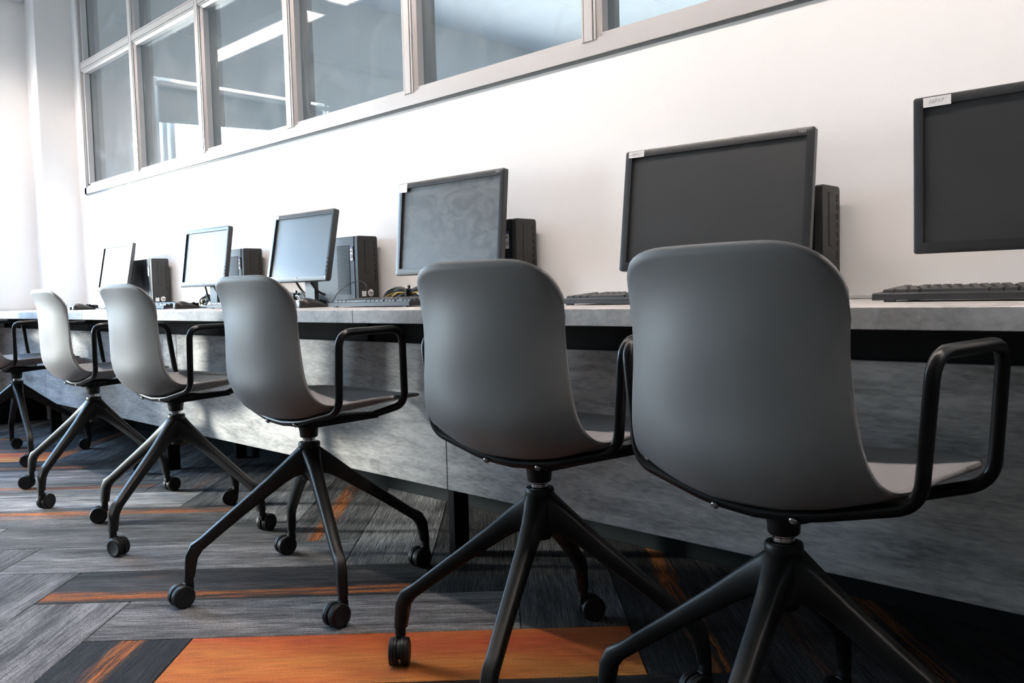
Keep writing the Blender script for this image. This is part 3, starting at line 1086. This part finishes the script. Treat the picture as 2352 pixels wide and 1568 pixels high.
def chair_parts():
    P = {}
    P['shell'] = shell_mesh()
    half = [(0.0, -0.074, 0.4475), (0.075, -0.073, 0.4525), (0.226, -0.062, 0.489), (0.244, -0.067, 0.683), (0.262, 0.112, 0.686), (0.244, 0.130, 0.490), (0.135, 0.118, 0.4565)]
    rr = [0, 0.06, 0.034, 0.036, 0.036, 0.036, 0]
    right = fillet(half, rr, 8)
    left = [Vector((-p.x, p.y, p.z)) for p in right]
    P['arm_frame'] = MB().tube(list(reversed(left)) + right[1:], 0.0096, 14).mesh('arm_frame', 'black_metal', 60)
    # pressed bracket that carries the shell
    b = MB()
    for s in (1, -1):
        ring = []
        for t, w in ((0.0, 0.036), (0.35, 0.026), (0.7, 0.018), (1.0, 0.014)):
            c = Vector((s * 0.02, -0.01, 0)).lerp(Vector((s * 0.140, 0.125, 0)), t)
            d = Vector((s * 0.12, 0.135, 0)).normalized()
            nn = Vector((-d.y, d.x, 0))
            zt, zb = 0.455 + 0.008 * t, 0.428 + 0.020 * t
            ring.append([(c + nn * w).to_tuple()[:2] + (zb,), (c - nn * w).to_tuple()[:2] + (zb,), (c - nn * w).to_tuple()[:2] + (zt,), (c + nn * w).to_tuple()[:2] + (zt,)])
        b.loft(ring)
    b.box(-0.085, 0.085, -0.070, 0.05, 0.444, 0.459, bev=0.006).box(-0.045, 0.045, -0.060, 0.045, 0.434, 0.450, bev=0.006)
    P['seat_bracket'] = b.mesh('seat_bracket', 'black_metal', 40)
    P['swivel_hub'] = MB().lathe([(0.0215, 0.399), (0.0235, 0.402), (0.0245, 0.415), (0.027, 0.428), (0.040, 0.440)], 28).mesh('swivel_hub', 'black_nylon', 50)
    P['swivel_ring'] = MB().lathe([(0.0155, 0.380), (0.0155, 0.388), (0.0168, 0.389), (0.0168, 0.395), (0.0155, 0.396), (0.0155, 0.401)], 28).mesh('swivel_ring', 'chrome', 35)
    P['base_hub'] = MB().lathe([(0.020, 0.286), (0.026, 0.300), (0.0265, 0.340), (0.0270, 0.370), (0.0285, 0.3745), (0.0285, 0.384), (0.0262, 0.387), (0.0200, 0.387), (0.0195, 0.381), (0.001, 0.381)], 32).mesh('base_hub', 'black_nylon', 45)
    P['leg'] = leg_mesh()
    P['caster'] = caster_mesh()
    P['bolt'] = MB().lathe([(0.0030, 0.0), (0.0062, 0.0005), (0.0066, 0.002), (0.0055, 0.0042), (0.0028, 0.0050), (0.0024, 0.0036), (0.0004, 0.0036)], 18).mesh('bolt', 'bolt_steel', 50)
    return P


CP = chair_parts()


def chair(x, yrel, head, base, casters, label, badge=False):
    c = empty('swivel_chair', (x, yrel + YC, 0), math.radians(head - 90))
    tag(c, label, 'chair', 'grey swivel chairs drawn up to the bench desk')
    for n in ('shell', 'arm_frame', 'seat_bracket', 'swivel_hub', 'swivel_ring', 'base_hub'):
        link(n, CP[n], c)
    for s in (1, -1):
        o = link('bolt', CP['bolt'], c)
        o.location = (s * 0.064, -0.0815, 0.4475)
        o.rotation_euler = (math.radians(125), 0, 0)
    off = math.radians(head - 90)
    for i in range(4):
        a = math.radians(base + 90 * i) - off
        lg = link('leg', CP['leg'], c)
        lg.rotation_euler = (0, 0, a)
        cs = link('caster', CP['caster'], lg)
        cs.location = (0.3155, 0, 0.0692)
        # the wheels trail towards the given compass direction
        cs.rotation_euler = (0, 0, math.radians(casters[i] + 90) - (a + off))
    if badge:
        b = MB().lathe([(0.0001, 0.0), (0.010, 0.0), (0.010, 0.0012), (0.0001, 0.0014)], 20, Matrix.Translation((0.150, -0.112, 0.56)) @ Matrix.Rotation(-PI / 2, 4, 'X') @ Matrix.Scale(1.5, 4, (0, 1, 0)))
        o = b.build('badge', 'badge_brown', c, 50)
        o['label'] = 'small brown oval badge inside the backrest'
    return c


# legs are listed from the base angle counter-clockwise: right, back, left, front
chair(-0.5912, 1.1715, 86, 7.7, (240, 250, 300, 200), 'grey swivel chair nearest the camera, before the second monitor from the right')
chair(-1.1193, 1.2057, 94, 25.3, (250, 60, 315, 250), 'grey swivel chair second nearest, before the smeared wide monitor')
chair(-1.9620, 1.2151, 91.7, 69.7, (270, 265, 270, 275), 'grey swivel chair third nearest, in front of the third monitor from the left')
chair(-2.8153, 1.2331, 93, 28.0, (110, 240, 250, 20), 'grey swivel chair fourth nearest, before the second monitor from the left')
chair(-3.6446, 1.2581, 89, 33.0, (100, 240, 230, 120), 'grey swivel chair fifth nearest, before the white-glaring leftmost monitor', badge=True)
chair(-4.7759, 1.2862, 90, 82.3, (250, 80, 200, 250), 'grey swivel chair farthest away, cut by the left edge of the picture')


# ------------------------------------------------------------------ monitors
def monitor(kind, X, Yrel, Zc, rz, tilt, w, h, label, screen, sticker=None, cables=(), strut=False):
    o = empty('monitor', (X, Yrel + YC, ZD), rz)
    tag(o, label, 'monitor', 'monitors on the bench desk')
    zc = Zc - ZD
    P = Matrix.Translation((0, 0, zc)) @ Matrix.Rotation(-tilt, 4, 'X')
    r = 0.010 if kind == 'A' else 0.006
    bz = 0.0165 if kind == 'A' else 0.0185
    bb = 0.022 if kind == 'A' else 0.0225
    th = 0.020 if kind == 'A' else 0.018
    b = MB()
    # front frame: four bars round the glass, on a rounded back shell
    b.rect_prism(w, h, 0.009, th, r, P, chamf=0.0)
    b.rect_prism(w * 0.86, h * 0.84, th, th + (0.016 if kind == 'A' else 0.014), 0.02, P, chamf=0.006)
    b.rect_prism(w * 0.42, h * 0.45, th + 0.012, th + 0.030, 0.02, P, chamf=0.006)
    hs = b.build('housing', 'monitor_plastic', o, 35)
    # bezel as a ring with rounded outer corners
    fr = MB()
    outer, inner = [], []
    seg = 5
    for cx, cz, a0 in ((w / 2 - r, h / 2 - r, 0), (-w / 2 + r, h / 2 - r, 90), (-w / 2 + r, -h / 2 + r, 180), (w / 2 - r, -h / 2 + r, 270)):
        for i in range(seg + 1):
            a = math.radians(a0 + 90 * i / seg)
            outer.append((cx + r * math.cos(a), cz + r * math.sin(a)))
            sx, sz = (1 if cx > 0 else -1), (1 if cz > 0 else -1)
            inner.append((sx * (w / 2 - bz), (h / 2 - bz) if sz > 0 else -(h / 2 - bb)))
    n = len(outer)
    k = 1 - 0.003 / w * 2
    ringsv = [[(x, 0.0092, z) for x, z in outer], [(x, 0.0012, z) for x, z in outer], [(x * k, 0.0, z * k) for x, z in outer], [(x, 0.0006, z) for x, z in inner], [(x, 0.0092, z) for x, z in inner]]
    fr.loft(ringsv, cap=False, M=P)
    bmesh.ops.remove_doubles(fr.bm, verts=fr.bm.verts[:], dist=1e-6)
    fr.build('bezel', 'monitor_plastic', o, 30)
    zs = (bb - bz) / 2
    sw, sh = w - 2 * bz, h - bz - bb
    MB().box(-sw / 2 - 0.001, sw / 2 + 0.001, 0.0075, 0.0088, zs - sh / 2 - 0.001, zs + sh / 2 + 0.001, M=P).build('screen', screen, o)
    # stand
    if kind == 'A':
        MB().box(-0.033, 0.033, 0.040, 0.058, 0.012, zc + 0.02, bev=0.003).build('stand_column', 'monitor_plastic', o)
        MB().box(-0.040, 0.040, 0.022, 0.058, zc - 0.05, zc + 0.05, bev=0.004).build('stand_hinge', 'monitor_plastic', o)
        MB().box(-0.095, 0.095, -0.030, 0.070, 0.0, 0.012, bev=0.004).build('stand_base', 'monitor_plastic', o)
        for i in range(4):
            z = -h / 2 + bb + 0.012 + i * 0.0155
            MB().box(w / 2 - 0.012, w / 2 - 0.003, -0.0012, 0.0012, z, z + 0.0035, M=P).build('button', 'deep_black', o)
        MB().lathe([(0.0001, 0), (0.0048, 0), (0.0048, 0.0015), (0.0036, 0.0018), (0.0001, 0.0012)], 16, P @ Matrix.Translation((w / 2 - 0.010, 0.0002, -h / 2 + 0.011)) @ Matrix.Rotation(PI / 2, 4, 'X')).build('power_button', 'logo_grey', o)
        face_text('maker_name', 'DELL', 0.0125, 'label_white', o, P @ axes((0, -0.0004, -h / 2 + 0.0105), (1, 0, 0), (0, 0, 1)), bold=True)
    else:
        MB().box(-0.030, 0.030, 0.036, 0.052, 0.010, zc + 0.02, bev=0.003).build('stand_column', 'monitor_plastic', o)
        MB().box(-0.045, 0.045, 0.030, 0.052, zc - 0.05, zc + 0.05, bev=0.004).build('stand_hinge', 'monitor_plastic', o)
        MB().box(-0.100, 0.100, -0.010, 0.085, 0.0, 0.010, bev=0.004).build('stand_base', 'monitor_plastic', o)
        face_text('model_mark', 'N223', 0.0075, 'logo_grey', o, P @ axes((w / 2 - 0.028, -0.0004, h / 2 - 0.0095), (1, 0, 0), (0, 0, 1)))
    if sticker:
        sx, txt, l, hh = sticker
        s = MB().box(sx, sx + l, -0.0007, 0.0001, h / 2 - hh - 0.002, h / 2 - 0.0025, M=P).build('sticker', 'label_white', o)
        s['label'] = 'white paper sticker'
        if txt:
            face_text('handwriting', txt, 0.0115, 'ink_faint', o, P @ axes((sx + l * 0.45, -0.0009, h / 2 - hh / 2 - 0.002), (1, 0.0, 0), (0.1, 0, 1)), shear=0.2)
    for pts, rd in cables:
        MB().tube(smooth_path(pts, 8), rd, 8).build('cable', 'cable_black', o, 60)
    return o


A = (0.40, 0.268)
B = (0.495, 0.316)
monitor('A', -4.962, 1.8603, 0.9663, 0.0282, 0.1889, *A, 'leftmost small monitor, its screen glaring white from the daylight', 'screen_clean')
monitor('A', -3.7353, 1.7998, 0.9657, 0.0487, 0.1458, *A, 'small black monitor second from the left with pale blue glare', 'screen_clean',
        cables=[([(-0.10, 0.04, 0.15), (-0.095, 0.055, 0.09), (-0.08, 0.06, 0.04), (-0.04, 0.07, 0.020), (0.02, 0.10, 0.03)], 0.0045), ([(0.02, 0.035, 0.13), (0.045, 0.025, 0.085), (0.06, 0.06, 0.045)], 0.004)])
monitor('A', -2.8405, 1.7492, 0.9626, 0.0427, 0.1926, *A, 'small black monitor third from the left with blue glare and paper sticker', 'screen_clean', sticker=(-0.196, '', 0.030, 0.0125),
        cables=[([(-0.115, 0.035, 0.14), (-0.105, 0.06, 0.085), (-0.075, 0.065, 0.055), (-0.03, 0.065, 0.045), (0.01, 0.07, 0.05)], 0.0045), ([(0.008, 0.036, 0.13), (0.02, 0.033, 0.095), (0.04, 0.05, 0.06), (0.05, 0.075, 0.045)], 0.0045)])
monitor('B', -2.0872, 1.8343, 0.9935, 0.0400, 0.0973, *B, 'wide black monitor with smear marks over its dusty blue screen', 'screen_smeared', sticker=(-0.243, '', 0.040, 0.030))
monitor('B', -1.1100, 1.8320, 0.9737, 0.1072, 0.1525, *B, 'wide black monitor with dark grey screen behind the nearest chair', 'screen_clean', sticker=(-0.238, '16P17', 0.045, 0.0165))
monitor('B', -0.3907, 1.8468, 0.9849, 0.0328, -0.0119, *B, 'wide black monitor cut by the right edge of the picture, numbered sticker', 'screen_clean', sticker=(-0.228, '16P17', 0.052, 0.0195),
        cables=[([(0.05, 0.03, 0.13), (0.075, 0.04, 0.085), (0.11, 0.05, 0.05), (0.15, 0.06, 0.008)], 0.005)])


# ------------------------------------------------------------------ computer towers
def tower_parts():
    P = {}
    D, W, H = 0.303, 0.095, 0.270
    # local: front face at x = 0 looking to +x; case goes back along -x; room side at y = 0, wall side at y = W
    P['case'] = ('tower_metal', MB().box(-D, -0.022, 0.0, W, 0.004, H, bev=0.004).box(-D + 0.02, -0.03, 0.01, W - 0.01, 0.0, 0.006).mesh('case', 'tower_metal'))
    M = Matrix.Translation((-0.010, W / 2, H / 2 + 0.002)) @ Matrix.Rotation(PI / 2, 4, 'Z')
    P['front_bezel'] = ('x', MB().rect_prism(W, H - 0.003, -0.010, 0.010, 0.009, M, chamf=0.0015).mesh('front_bezel', 'tower_bezel', 35))
    b = MB().box(-0.140, -0.054, -0.0006, 0.0006, 0.045, H - 0.034)
    P['vent_field'] = ('x', b.mesh('vent_field', 'deep_black'))
    sl = MB()
    for i in range(36):
        z = 0.046 + i * (H - 0.081) / 36
        sl.box(-0.139, -0.055, -0.0016, 0.0, z, z + 0.0026)
    P['vent_slats'] = ('x', sl.mesh('vent_slats', 'tower_metal'))
    # optical drive: a slim upright door proud of the bezel
    P['drive_door'] = ('x', MB().box(0.0002, 0.0012, 0.034, 0.049, 0.128, H - 0.018, bev=0.0004, seg=1).mesh('drive_door', 'tower_bezel'))
    P['drive_gap'] = ('x', MB().box(0.0, 0.0005, 0.0325, 0.0505, 0.1265, H - 0.0165).mesh('drive_gap', 'deep_black'))
    P['power_button'] = ('x', MB().box(0.0, 0.0016, 0.076, 0.082, H - 0.036, H - 0.019, bev=0.0006, seg=1).mesh('power_button', 'tower_metal'))
    P['port'] = ('x', MB().box(-0.0006, 0.0006, -0.002, 0.002, -0.0065, 0.0065).mesh('port', 'deep_black'))
    P['card_slot'] = ('x', MB().box(-0.0006, 0.0006, 0.0775, 0.0805, 0.095, 0.119).mesh('card_slot', 'deep_black'))
    P['maker_badge'] = ('x', MB().lathe([(0.0001, -0.0005), (0.0135, -0.0005), (0.0135, 0.0010), (0.0128, 0.0014), (0.0001, 0.0014)], 32, Matrix.Translation((0, 0.056, 0.049)) @ Matrix.Rotation(PI / 2, 4, 'Y')).mesh('maker_badge', 'label_white', 40))
    t = text_mesh('hp', 0.0225, 'ink', 0.35, 0.0002, True)
    t.transform(axes((0.0016, 0.056, 0.0495), (0, 1, 0), (0, 0, 1)))
    P['maker_name'] = ('x', t)
    P['licence_label'] = ('x', MB().box(0.0, 0.0006, 0.014, 0.034, 0.036, 0.056).mesh('licence_label', 'label_white'))
    lines = MB()
    for y0, y1, z in ((0.017, 0.031, 0.051), (0.017, 0.028, 0.0485), (0.017, 0.022, 0.041), (0.023, 0.027, 0.041), (0.028, 0.031, 0.041)):
        lines.box(0.0006, 0.0008, y0, y1, z, z + (0.0014 if z > 0.045 else 0.0035))
    P['licence_print'] = ('x', lines.mesh('licence_print', 'ink_faint'))
    P['asset_label'] = ('x', MB().box(-0.048, -0.030, -0.0024, -0.0017, 0.176, 0.222, bev=0.0003, seg=1).mesh('asset_label', 'label_white'))
    P['asset_stripe'] = ('x', MB().box(-0.048, -0.030, -0.0024, -0.0017, 0.2225, 0.231).mesh('asset_stripe', 'label_purple'))
    pr = MB()
    for i in range(9):
        z = 0.183 + i * 0.0019
        pr.box(-0.0445, -0.0385, -0.0027, -0.0024, z, z + (0.0011 if i % 3 else 0.0005))
    for i in range(4):
        pr.box(-0.036 + i * 0.0012, -0.0354 + i * 0.0012, -0.0027, -0.0024, 0.186, 0.203 - i * 0.002)
    pr.box(-0.044, -0.041, -0.0027, -0.0024, 0.208, 0.216).box(-0.039, -0.036, -0.0027, -0.0024, 0.209, 0.217)
    P['asset_print'] = ('x', pr.mesh('asset_print', 'ink'))
    P['side_seam'] = ('x', MB().box(-0.0225, -0.0205, 0.002, W - 0.002, 0.004, H - 0.002).mesh('side_seam', 'deep_black'))
    return P


TP = tower_parts()
TLAB = ['black hp computer tower beside the leftmost monitor', 'black hp computer tower right of the second monitor from the left', 'black hp computer tower showing its whole front, right of the third monitor',
        'black hp computer tower half hidden by the smeared monitor', 'black hp computer tower behind the nearest chair and dark monitor']
for x, y1, lab, rz in zip((-4.637, -3.619, -2.726, -1.872, -0.874), (2.03, 2.03, 2.03, 2.03, 2.03), TLAB, (0, 0, 0, 0.0, 0)):
    o = empty('computer_tower', (x, y1 + YC - 0.095, ZD), rz)
    tag(o, lab, 'computer', 'computer towers along the wall')
    for n, (_, me) in TP.items():
        if n == 'port':
            for i in range(5):
                p = link('port', me, o)
                p.location = (0, 0.079, 0.134 + i * 0.0215)
        elif n in ('maker_name',):
            link(n, me, bpy.data.objects[badge_name])
        else:
            p = link(n, me, o)
            if n == 'maker_badge':
                badge_name = p.name


# ------------------------------------------------------------------ keyboards
def key_layout():
    """(x centre, row, width) in key units of 19 mm, full-size layout"""
    K = []

    def row(r, x, ws):
        for w in ws:
            if w > 0:
                K.append((x + w / 2, r, w))
            x += abs(w)
    row(5, 0, [1, -1, 1, 1, 1, 1, -.5, 1, 1, 1, 1, -.5, 1, 1, 1, 1])
    row(4, 0, [1] * 13 + [2])
    row(3, 0, [1.5] + [1] * 12 + [1.5])
    row(2, 0, [1.75] + [1] * 11 + [2.25])
    row(1, 0, [2.25] + [1] * 10 + [2.75])
    row(0, 0, [1.25, 1.25, 1.25, 6.25, 1.25, 1.25, 1.25, 1.25])
    for r in (5, 4, 3):
        row(r, 15.25, [1, 1, 1])
    row(1, 16.25, [1])
    row(0, 15.25, [1, 1, 1])
    for r in (4, 3, 2, 1):
        row(r, 18.5, [1, 1, 1, 1])
    row(0, 18.5, [2, 1, 1])
    return K


KEYS = key_layout()
KU = 0.0187
KBL, KBD = 0.445, 0.152


def key_mesh(w):
    hw = w * KU / 2 - 0.0007
    hd = KU / 2 - 0.0008
    b = MB()
    b.loft([[(-hw, -hd, 0), (hw, -hd, 0), (hw, hd, 0), (-hw, hd, 0)], [(-hw + .0022, -hd + .0018, .0072), (hw - .0022, -hd + .0018, .0072), (hw - .0022, hd - .0032, .0078), (-hw + .0022, hd - .0032, .0078)]])
    return b.mesh('key', 'key_plastic')


KM = {w: key_mesh(w) for w in sorted({k[2] for k in KEYS})}


def kb_body():
    b = MB()
    # side section: low palm edge, rising to the back
    S = [(0.0, 0.0035), (0.0, 0.015), (0.004, 0.0172), (0.022, 0.0178), (KBD - 0.012, 0.0262), (KBD, 0.0235), (KBD, 0.006), (KBD - 0.02, 0.0035)]
    b.loft([[(0.004, y + 0.002, z) for y, z in S], [(0.0, y, z) for y, z in S], [(KBL, y, z) for y, z in S], [(KBL - 0.004, y + 0.002, z) for y, z in S]])
    for x in (0.02, KBL - 0.04):
        b.box(x, x + 0.02, 0.006, 0.014, 0.0, 0.004)
        b.box(x, x + 0.02, KBD - 0.022, KBD - 0.012, 0.0, 0.0052)
    return b.mesh('case', 'keyboard_plastic', 30)


KB_ME = kb_body()


def joined_keys():
    b = MB()
    for x, r, w in KEYS:
        kx, ky, kz = key_pos(x, r)
        hw, hd = w * KU / 2 - .0007, KU / 2 - .0008
        b.loft([[(kx - hw, ky - hd, kz), (kx + hw, ky - hd, kz), (kx + hw, ky + hd, kz), (kx - hw, ky + hd, kz)],
                [(kx - hw + .002, ky - hd + .0018, kz + .0072), (kx + hw - .002, ky - hd + .0018, kz + .0072), (kx + hw - .002, ky + hd - .003, kz + .0078), (kx - hw + .002, ky + hd - .003, kz + .0078)]])
    return b.mesh('keys', 'key_plastic')


def key_pos(x, r):
    y = 0.0235 + r * KU + (0.005 if r == 5 else 0)
    return 0.0125 + x * KU, y, 0.0165 + (y - 0.022) * 0.0710


JK = None
KLAB = ['leftmost black keyboard, its right end beside the first mouse', 'black keyboard second from the left, in front of the second tower', 'black keyboard mostly behind the third nearest chair',
        'black keyboard with blue-lit front edge right of the third mouse', 'black keyboard between the two nearest chair backs', 'black keyboard at the right edge below the rightmost monitor']
for i, (x, y, rz) in enumerate(((-5.545, 1.66, 0), (-4.30, 1.655, 0.0), (-3.44, 1.66, 0.02), (-2.515, 1.655, 0), (-1.453, 1.655, 0.0), (-0.650, 1.655, 0.0))):
    o = empty('keyboard', (x, y + YC, ZD), rz)
    tag(o, KLAB[i], 'keyboard', 'keyboards on the bench desk')
    link('case', KB_ME, o)
    if i < 3:
        if JK is None:
            JK = joined_keys()
        k = link('keys', JK, o)
        k['kind'] = 'stuff'
    else:
        for kx, r, w in KEYS:
            k = link('key', KM[w], o)
            k.location = key_pos(kx, r)
            k.rotation_euler = (0.07, 0, 0)


# ------------------------------------------------------------------ mice
def mouse_mesh():
    rings = []
    n = 20
    for t in np.linspace(0, 1, 15):
        y = t * 0.115
        hgt = 0.0385 * (math.sin(PI * min(1, (t * 0.92 + 0.06)) ** 0.62) ** 0.75) * (1 - 0.28 * t)
        wid = 0.031 * (1 - abs(2 * t - 1) ** 3.2) ** 0.5 * (1 - 0.10 * math.sin(PI * t))
        hgt, wid = max(hgt, 0.004), max(wid, 0.010)
        ring = []
        for i in range(n):
            a = 2 * PI * i / n
            c, s = math.cos(a), math.sin(a)
            x = wid * abs(c) ** 0.75 * (1 if c >= 0 else -1)
            z = 0.0085 + (hgt - 0.0085) * abs(s) ** 0.85 if s >= 0 else 0.0085 - 0.0075 * abs(s) ** 0.5
            ring.append((x, y, max(z, 0.001)))
        rings.append(ring)
    return MB().loft(rings).mesh('body', 'mouse_plastic', 60)


MO = mouse_mesh()
MLAB = ['black mouse farthest left on the desk', 'black mouse between the second keyboard and the fourth nearest chair', 'black mouse left of the blue-lit keyboard, below the third monitor']
MCAB = [[(0, 0.112, 0.010), (0.02, 0.15, 0.004), (0.12, 0.17, 0.003), (0.25, 0.19, 0.003)],
        [(0, 0.112, 0.010), (0.01, 0.15, 0.004), (0.04, 0.19, 0.004), (0.02, 0.26, 0.01)],
        [(0, 0.112, 0.010), (0.0, 0.15, 0.004), (-0.03, 0.20, 0.004), (-0.125, 0.225, 0.012), (-0.120, 0.23, 0.035), (-0.09, 0.235, 0.060), (-0.03, 0.24, 0.084), (0.03, 0.24, 0.093), (0.075, 0.235, 0.075), (0.09, 0.225, 0.04), (0.10, 0.21, 0.006)]]
for (x, y), lab, cab in zip(((-4.875, 1.60), (-3.62, 1.60), (-2.615, 1.60)), MLAB, MCAB):
    o = empty('computer_mouse', (x, y + YC, ZD))
    tag(o, lab, 'mouse', 'computer mice on the bench desk')
    link('body', MO, o)
    MB().lathe([(0.003, -0.003), (0.009, -0.0025), (0.009, 0.0025), (0.003, 0.003)], 16, Matrix.Translation((0, 0.088, 0.0215)) @ Matrix.Rotation(PI / 2, 4, 'Y')).build('scroll_wheel', 'deep_black', o)
    MB().box(-0.0005, 0.0005, 0.066, 0.112, 0.005, 0.0265).build('button_seam', 'deep_black', o)
    MB().tube(smooth_path(cab, 8), 0.0014, 6).build('cable', 'cable_black', o, 60)


# ------------------------------------------------------------------ tied cable bundles
def bundle(x, yrel, rz, length, cols, label, seed, lift=0.03):
    rnd = random.Random(seed)
    o = empty('cable_bundle', (x, yrel + YC, ZD), rz)
    tag(o, label, 'cables', 'tied cable bundles on the desk')
    for i, (m, rad) in enumerate(cols):
        a = rnd.uniform(0.8, 1.0) * length / 2
        hz = lift + rnd.uniform(-0.010, 0.028)
        dy = rnd.uniform(-0.012, 0.012)
        zt = 0.030 + lift * 0.5 + rnd.uniform(-0.006, 0.006)
        yt = rnd.uniform(-0.006, 0.006)
        zl = max(rad + 0.001, hz - rnd.uniform(0.03, 0.05))
        pts = [(0.0, yt, zt), (a * 0.45, dy, (zt + hz) / 2 + 0.012), (a * 0.85, dy, hz * 0.75), (a, dy * 1.2, (hz + zl) / 2), (a * 0.8, dy + 0.008, zl + 0.004), (a * 0.4, dy + 0.006, (zl + zt) / 2),
               (0.0, yt + 0.004, zt - 0.004), (-a * 0.4, dy, (zt + zl) / 2 + 0.004), (-a * 0.85, -dy, zl + 0.002), (-a, -dy, (hz + zl) / 2), (-a * 0.8, -dy, hz * 0.95), (-a * 0.4, dy, (zt + hz) / 2 + 0.012), (0.0, yt, zt)]
        pts = [(p[0], p[1], max(p[2], rad + 0.0005)) for p in pts]
        MB().tube(smooth_path(pts, 6), rad, 8).build('strand', m, o, 60)
    MB().box(-0.0035, 0.0035, -0.014, 0.014, 0.016 + lift * 0.5, 0.044 + lift * 0.5, bev=0.003).build('cable_tie', 'cable_black', o)
    MB().box(-0.002, 0.006, -0.004, 0.004, 0.044 + lift * 0.5, 0.056 + lift * 0.5, bev=0.002).build('tie_end', 'cable_black', o)
    return o


K_, Y_, B_, G_ = ('cable_black', 0.0036), ('cable_yellow', 0.0026), ('cable_blue', 0.003), ('cable_grey', 0.003)
bundle(-2.345, 1.875, 0.10, 0.27, [K_, K_, Y_, K_, K_, K_, Y_, K_, K_], 'black and yellow cable bundle tied in the middle, left of the smeared monitor', 3)
bundle(-3.10, 1.885, -0.1, 0.22, [K_, B_, G_, K_, G_, K_], 'black, grey and blue cable bundle behind the third monitor stand', 5, 0.022)
bundle(-3.87, 1.90, 0.15, 0.20, [K_, Y_, K_, G_, K_, K_], 'black cable bundle with one yellow lead behind the second monitor', 8, 0.034)
